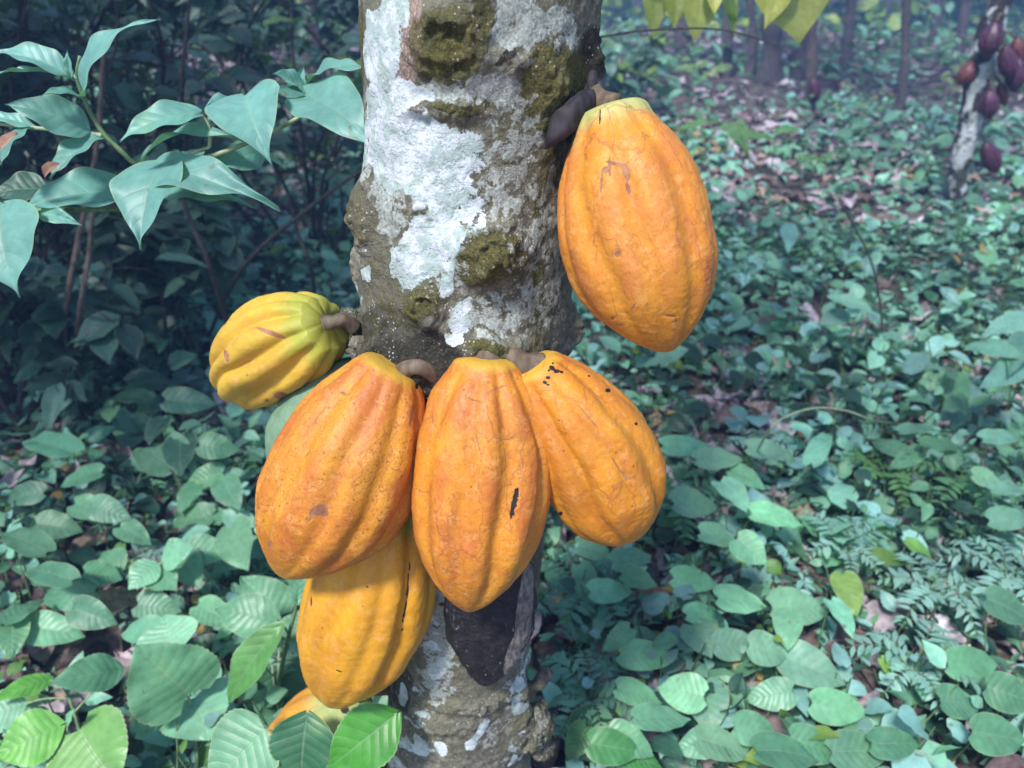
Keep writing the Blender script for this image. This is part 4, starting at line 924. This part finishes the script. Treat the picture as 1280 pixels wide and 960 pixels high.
leafy_plant('bright green leaved plant in the bottom left corner', gnd(90, 1060), [
    ((74, 908), (-8, 948), 66, .74, .70, GB, 'ovate', .5, (-.2, -.9, 1)), ((100, 912), (150, 985), 100, .74, .68, (.16, .36, .09), 'heart', .5, (0, -.7, 1)),
    ((78, 925), (50, 985), 62, .74, .70, G3, 'ovate', .5, (-.1, -.6, 1)), ((84, 906), (94, 884), 10, .74, .73, G3, 'lance', .4, (0, -1, 1))], serr=.05, cord=.1)
leafy_plant('plant whose veined leaf and bright leaf reach in front of the bottom pod', gnd(400, 1120), [
    ((332, 912), (262, 985), 96, .60, .56, G1, 'heart', .4, (-.1, -.8, 1)), ((384, 892), (376, 985), 84, .60, .56, GD, 'ovate', .4, (0, -.9, 1)),
    ((496, 892), (408, 962), 76, .585, .56, (.06, .26, .03), 'ovate', .5, (.1, -.9, 1))], serr=.05, cord=.05, spine=[gnd(400, 1120), atY(400, 1010, .6), atY(385, 930, .62)])
leafy_plant('plant with narrow folded leaves on a tall stem left of the lowest yellow pod', gnd(330, 1010), [
    ((352, 782), (286, 880), 48, .85, .80, GB and (.10, .27, .07), 'lance', .8, (-.6, -1, .8)), ((345, 775), (268, 762), 54, .9, .92, G1, 'ovate', .6, (0, -.7, 1)),
    ((372, 752), (374, 690), 26, .84, .88, G3, 'ovate', .4, (.6, -1, .3)), ((340, 830), (360, 890), 86, .90, .86, GD, 'heart', .4, (0, -.6, 1)),
    ((366, 800), (378, 760), 44, .88, .92, G2, 'ovate', .4, (0, -.7, 1)), ((352, 770), (300, 720), 60, .98, 1.02, G2, 'heart', .4, (0, -.7, 1))],
    spine=[gnd(330, 1010), atY(342, 890, .86), atY(362, 790, .86), atY(388, 705, .86)], stem_r=.0034)
leafy_plant('light serrated leaf plant halfway up at left', gnd(190, 830), [
    ((195, 705), (160, 738), 40, 1.1, 1.05, G3, 'ovate', .5), ((205, 700), (245, 682), 40, 1.1, 1.1, G3, 'ovate', .5), ((196, 712), (222, 738), 40, 1.1, 1.05, G2, 'ovate', .5),
    ((150, 715), (128, 690), 44, 1.15, 1.2, G1, 'ovate', .5)], serr=.06)
def heart_cluster(label, bx, by, lst, Y=None, c=G3, name='heart_leaf_herb', shape='heart', group='heart leaved herbs on the forest floor', z=.14):
    """lst: (cx, cy, w px, length px, direction deg of the tip: 0 right, 90 down)"""
    b = gnd(bx, by); root = thing(name, b, label, 'plant', group)
    m0 = None
    for (x, y, w, l, ang) in lst:
        ca, sa = math.cos(R(ang)), math.sin(R(ang)); zz_ = z*random.uniform(.8, 1.2)
        a = atZ(x-ca*l*.5, y-sa*l*.5, zz_+.012); e = atZ(x+ca*l*.5, y+sa*l*.5, zz_-.014)
        hero_leaf(root, a, e, w*mpp(a)*1.0, jitter(c, .28), shape, random.uniform(.3, .8), .06, n=(random.uniform(-.5, .5), -.45+random.uniform(-.4, .4), 1), mat=M_LEAF if random.random() < .6 else M_GLOSS, serr=.02, cord=.10, ruffle=.03)
        V, Fc = tube([b, (b*.4+a*.6)+[0, 0, -.02], a], [.002, .0011], 6, 14); mesh_obj('petiole', V, Fc, M_STEM, root)
    return root
HC = [('cluster of round pale leaves in the middle of the lower right', 905, 850, [(870, 727, 34, 58, 10), (928, 753, 42, 62, 10), (880, 769, 30, 44, 0), (877, 802, 46, 50, 60), (922, 806, 40, 56, 0), (960, 815, 44, 50, 20)], G3),
      ('plant with one bright drooping heart leaf at lower right', 905, 935, [(884, 887, 56, 68, 80), (850, 865, 50, 60, 190), (945, 912, 42, 54, 10), (905, 935, 46, 70, 20), (870, 930, 40, 60, 160)], G3),
      ('plant with a large bright pointed leaf, right of the round leaf cluster', 1000, 880, [(1018, 838, 54, 88, 25), (1000, 763, 52, 70, 5), (1052, 775, 36, 56, 60), (960, 870, 40, 60, 170), (1050, 885, 44, 70, 10), (985, 790, 36, 50, 90)], G3),
      ('low plant with a lance shaped leaf just right of the black pod', 815, 880, [(812, 820, 38, 74, 5), (800, 870, 34, 60, 20), (830, 900, 44, 66, 0), (790, 930, 40, 64, 30), (770, 800, 26, 46, 140)], G1),
      ('pair of notched leaves right of the right orange pod', 900, 700, [(870, 632, 44, 56, 5), (917, 622, 44, 52, 50), (972, 650, 42, 66, 15), (900, 675, 40, 52, 20), (940, 690, 40, 50, 40)], G3),
      ('plant with a broad pale leaf right of the orange pod, farther back', 960, 640, [(965, 568, 32, 62, 15), (1025, 562, 28, 44, -60), (900, 575, 30, 60, 0), (862, 560, 28, 66, 5), (935, 600, 30, 50, 30)], G3),
      ('round leaved herb at the right edge halfway down', 1245, 640, [(1251, 549, 26, 46, 0), (1262, 615, 24, 48, 5), (1262, 650, 32, 50, 0), (1235, 600, 26, 40, 20)], G3),
      ('plant with large soft leaves in the bottom right corner', 1240, 900, [(1262, 765, 52, 66, 30), (1216, 830, 44, 62, 0), (1265, 870, 48, 66, 20), (1200, 880, 44, 50, 10), (1250, 920, 50, 70, 10)], G2),
      ('leafy plant below the small red scrap of litter at lower right', 1080, 1000, [(1075, 940, 50, 70, 0), (1020, 935, 46, 66, 20), (985, 945, 50, 80, 10), (1120, 930, 40, 60, 0)], G1),
      ('dark leaved plant between the right orange pod and the pale cluster', 780, 760, [(745, 690, 30, 46, 20), (790, 700, 32, 50, -10), (800, 725, 30, 46, 20), (765, 740, 34, 54, 0), (735, 725, 28, 44, 60)], G1),
      ('plant with pale leaves beside the trunk burl at bottom', 760, 960, [(745, 900, 40, 56, -20), (770, 935, 44, 66, 10), (720, 930, 34, 50, 120), (800, 950, 40, 60, 20)], (.07, .22, .07)),
      ('pointed leaf plant right of the yellow tendril', 1150, 600, [(1150, 540, 24, 50, 0), (1180, 560, 26, 54, 10), (1130, 575, 24, 46, 150), (1110, 560, 24, 44, 200)], G1),
      ('low herb with upright lime leaf at right', 1100, 780, [(1108, 835, 18, 28, 60), (1062, 745, 36, 56, 70), (1110, 700, 24, 56, 10), (1150, 690, 18, 44, 40)], (.18, .34, .07)),
      ('round leaved herb behind the mottled orange pod at left', 290, 760, [(300, 686, 52, 60, 70), (262, 690, 40, 52, 10), (240, 650, 38, 50, 170), (225, 570, 40, 54, 40), (190, 575, 36, 50, 200)], G1),
      ('shaded plant with heart leaves left of the green pod', 205, 560, [(182, 420, 30, 46, 30), (190, 480, 36, 60, 0), (240, 503, 36, 66, 5), (226, 572, 42, 50, 90), (160, 500, 30, 50, 180), (195, 540, 30, 40, 120)], DEEPL),
      ('shaded broad leaf plant at left, below the woody stems', 90, 640, [(60, 560, 40, 66, 190), (100, 600, 34, 56, 160), (30, 680, 36, 60, 200), (75, 660, 38, 60, 10), (120, 640, 34, 56, 20), (30, 620, 30, 50, 170)], G2),
      ('leafy herb in a row at left under the shaded heart plant', 150, 700, [(140, 640, 34, 54, 20), (100, 640, 30, 50, 160), (60, 720, 34, 60, 190), (170, 670, 30, 46, 30), (130, 720, 36, 50, 10)], G2),
      ('pale oval leaf plant near the left edge, lower third', 40, 800, [(30, 765, 34, 58, -30), (85, 745, 40, 70, 170), (15, 800, 40, 50, 90), (70, 790, 44, 76, 10), (120, 770, 40, 60, 20)], G1),
      ('dark round leaf herb in the shade between green pod and left edge', 290, 640, [(275, 560, 34, 50, 10), (290, 620, 36, 46, 60), (255, 600, 34, 50, 160), (235, 625, 30, 44, 120)], G2),
      ('small dark herb low in front of the litter at left', 250, 760, [(240, 715, 40, 50, 60), (200, 760, 40, 56, 10), (270, 770, 40, 52, 30), (175, 790, 36, 50, 170)], G1)]
for lab, bx, by, lst, c in HC: heart_cluster(lab, bx, by, lst, c=c, z=.16 if by > 700 else .2)
heart_cluster('leaf spray with large mint leaves at the right edge above the round leaved herb', 1260, 520, [(1262, 412, 40, 80, 165), (1235, 440, 30, 70, 190), (1250, 470, 34, 70, 150), (1275, 445, 36, 60, 120)], c=(.20, .44, .32), z=.42, shape='ovate')
heart_cluster('single large pale leaf on a thin stalk in the middle of the right side', 1075, 430, [(1068, 383, 26, 62, 20), (1040, 400, 26, 40, 160), (985, 300, 22, 36, 90)], c=(.20, .44, .34), z=.3, shape='ovate')
# bright young plant behind the big orange pod
heart_cluster('young plant with bright leaves right of the big orange pod', 960, 260, [(878, 160, 16, 50, -8), (925, 180, 26, 50, 60), (950, 172, 14, 50, 10), (985, 165, 12, 30, 0), (1015, 202, 9, 36, 5), (1038, 200, 9, 30, -10)], c=(.20, .40, .13), shape='ovate', z=.55, name='young_plant', group=None)

# ferns: a fan of fronds, each with paired leaflets
TS_P = leaf_template('lance', 1, 3, .34, .4, .1, 0, 0)
def fern(label, bx, by, n, length, c, seed, az0=0., azs=6.28, pin=11, group='small ferns on the forest floor'):
    rg = np.random.default_rng(seed); b = gnd(bx, by); root = thing('fern', b, label, 'fern', group)
    for i in range(n):
        az = az0+azs*(i+.5*rg.random())/n; L = length*rg.uniform(.7, 1.1); d = np.array([math.cos(az), math.sin(az), 0])
        s0 = b+[0, 0, .09]; C = smooth_path([b, s0, s0+d*L*.4+[0, 0, L*.45], s0+d*L*.8+[0, 0, L*.5], s0+d*L*1.2+[0, 0, L*.25]], 26); T = np.gradient(C, axis=0); T /= np.linalg.norm(T, axis=1)[:, None]
        mb = MB(); side = unit(np.cross(d, [0, 0, 1.]))
        for sgn in (-1, 1):
            k = np.linspace(6, 25, pin).astype(int); B = C[k]; D = T[k]*.5+side*sgn+[0, 0, -.1]+rg.normal(0, .16, (pin, 3))
            ln = rg.uniform(.55, 1.15, pin)*L*.36*np.sin(np.pi*(np.linspace(.16, 1., pin)))**.6*.9+L*.05
            batch_leaves(mb, TS_P, B, D, np.tile([0., -.1, 1.], (pin, 1))+T[k]*.2, ln, np.full(pin, 1.), np.tile(jitter(c, .1), (pin, 1)))
        V, Fc = tube(C[::3], [.0012, .0006], 5, 14); q = mb.build('frond', M_COVER, root)
        mesh_obj('frond_stem', V, Fc, M_STEM, q) if False else mesh_obj('frond_stem', V, Fc, M_STEM, root)
    return root
PT = (.25, .46, .38)
for i, (lab, bx, by, n, L, c) in enumerate([('pale teal fern right of the bright pointed leaf', 1120, 900, 7, .10, PT), ('pale lacy fern in front of the black stick', 1150, 800, 7, .11, PT), ('small pale fern above the bright pointed leaf', 1040, 745, 6, .09, PT),
        ('fern with bright green fronds at right under the tendril', 1090, 640, 7, .12, (.12, .30, .09)), ('green fern beside the pale cluster, just right of right orange pod', 835, 680, 7, .12, (.10, .26, .12)),
        ('dark lacy fern hanging right of the trunk below the pods', 735, 800, 9, .11, (.08, .22, .15)), ('pale fern at the foot of the trunk burl', 735, 930, 8, .09, (.16, .34, .22)), ('pale fern near the right edge in the lower half', 1235, 780, 7, .11, PT),
        ('small fern behind the broad pale leaf right of the orange pod', 935, 605, 6, .09, PT), ('small fern right of the tendril, farther back', 1180, 660, 7, .12, (.11, .28, .12)), ('fern among the pale leaves at the left, lower third', 180, 770, 6, .08, PT),
        ('tiny fern beneath the light serrated plant at left', 255, 745, 5, .06, PT)]):
    fern(lab, bx, by, n, L, c, 300+i)

# ------------------------------------------------------------------ air
hz = bpy.data.meshes.new('haze'); x0, x1, y0, y1, z0, z1 = -45, 45, -6, 45, -1.6, 7.5
hv = [(x, y, z) for z in (z0, z1) for x, y in ((x0, y0), (x1, y0), (x1, y1), (x0, y1))]
hz.from_pydata(hv, [], [(3, 2, 1, 0), (4, 5, 6, 7), (0, 1, 5, 4), (1, 2, 6, 5), (2, 3, 7, 6), (3, 0, 4, 7)])
ho = bpy.data.objects.new('haze', hz); COL.objects.link(ho); tag(ho, kind='stuff')
hm = bpy.data.materials.new('air'); hm.use_nodes = True; t_ = hm.node_tree; t_.nodes.clear(); o2 = t_.nodes.new('ShaderNodeOutputMaterial'); pv = t_.nodes.new('ShaderNodeVolumePrincipled')
pv.inputs['Color'].default_value = (.26, .48, 1., 1); pv.inputs['Density'].default_value = .025; pv.inputs['Anisotropy'].default_value = .2
t_.links.new(pv.outputs[0], o2.inputs['Volume']); hz.materials.append(hm)
# ------------------------------------------------------------------ camera, light, air
cd = bpy.data.cameras.new('camera'); cam = bpy.data.objects.new('camera', cd); COL.objects.link(cam)
cam.location = CAM; cam.rotation_euler = (math.pi/2-PITCH, 0, 0)
cd.sensor_width = 36; cd.lens = 36*F/1280; cd.clip_start = .02; cd.clip_end = 600
cd.dof.use_dof = True; cd.dof.focus_distance = .66; cd.dof.aperture_fstop = 6.5
SC.camera = cam
W = bpy.data.worlds.new('World'); SC.world = W; W.use_nodes = True
nt = W.node_tree; bg = nt.nodes['Background']; sky = nt.nodes.new('ShaderNodeTexSky'); sky.sky_type = 'NISHITA'
SUN_EL, SUN_AZ = R(55), R(-150)      # azimuth from +y, clockwise: behind and to the left of the camera
sky.sun_disc = False; sky.sun_elevation = SUN_EL; sky.sun_rotation = SUN_AZ
nt.links.new(sky.outputs[0], bg.inputs[0]); bg.inputs[1].default_value = .115
sl = bpy.data.lights.new('sun', 'SUN'); so = bpy.data.objects.new('sun', sl); COL.objects.link(so)
sl.energy = 3.0; sl.angle = R(8); sl.color = (1., .985, .96)
d = Vector((math.sin(SUN_AZ)*math.cos(SUN_EL), math.cos(SUN_AZ)*math.cos(SUN_EL), math.sin(SUN_EL)))
so.rotation_euler = (-d).to_track_quat('-Z', 'Y').to_euler()
SC.view_settings.view_transform = 'Standard'; SC.view_settings.look = 'None'; SC.view_settings.gamma = 1
SC.view_settings.exposure = 1.06
SC.cycles.max_bounces = 6; SC.cycles.transmission_bounces = 4; SC.cycles.volume_bounces = 0
SC.cycles.use_denoising = True
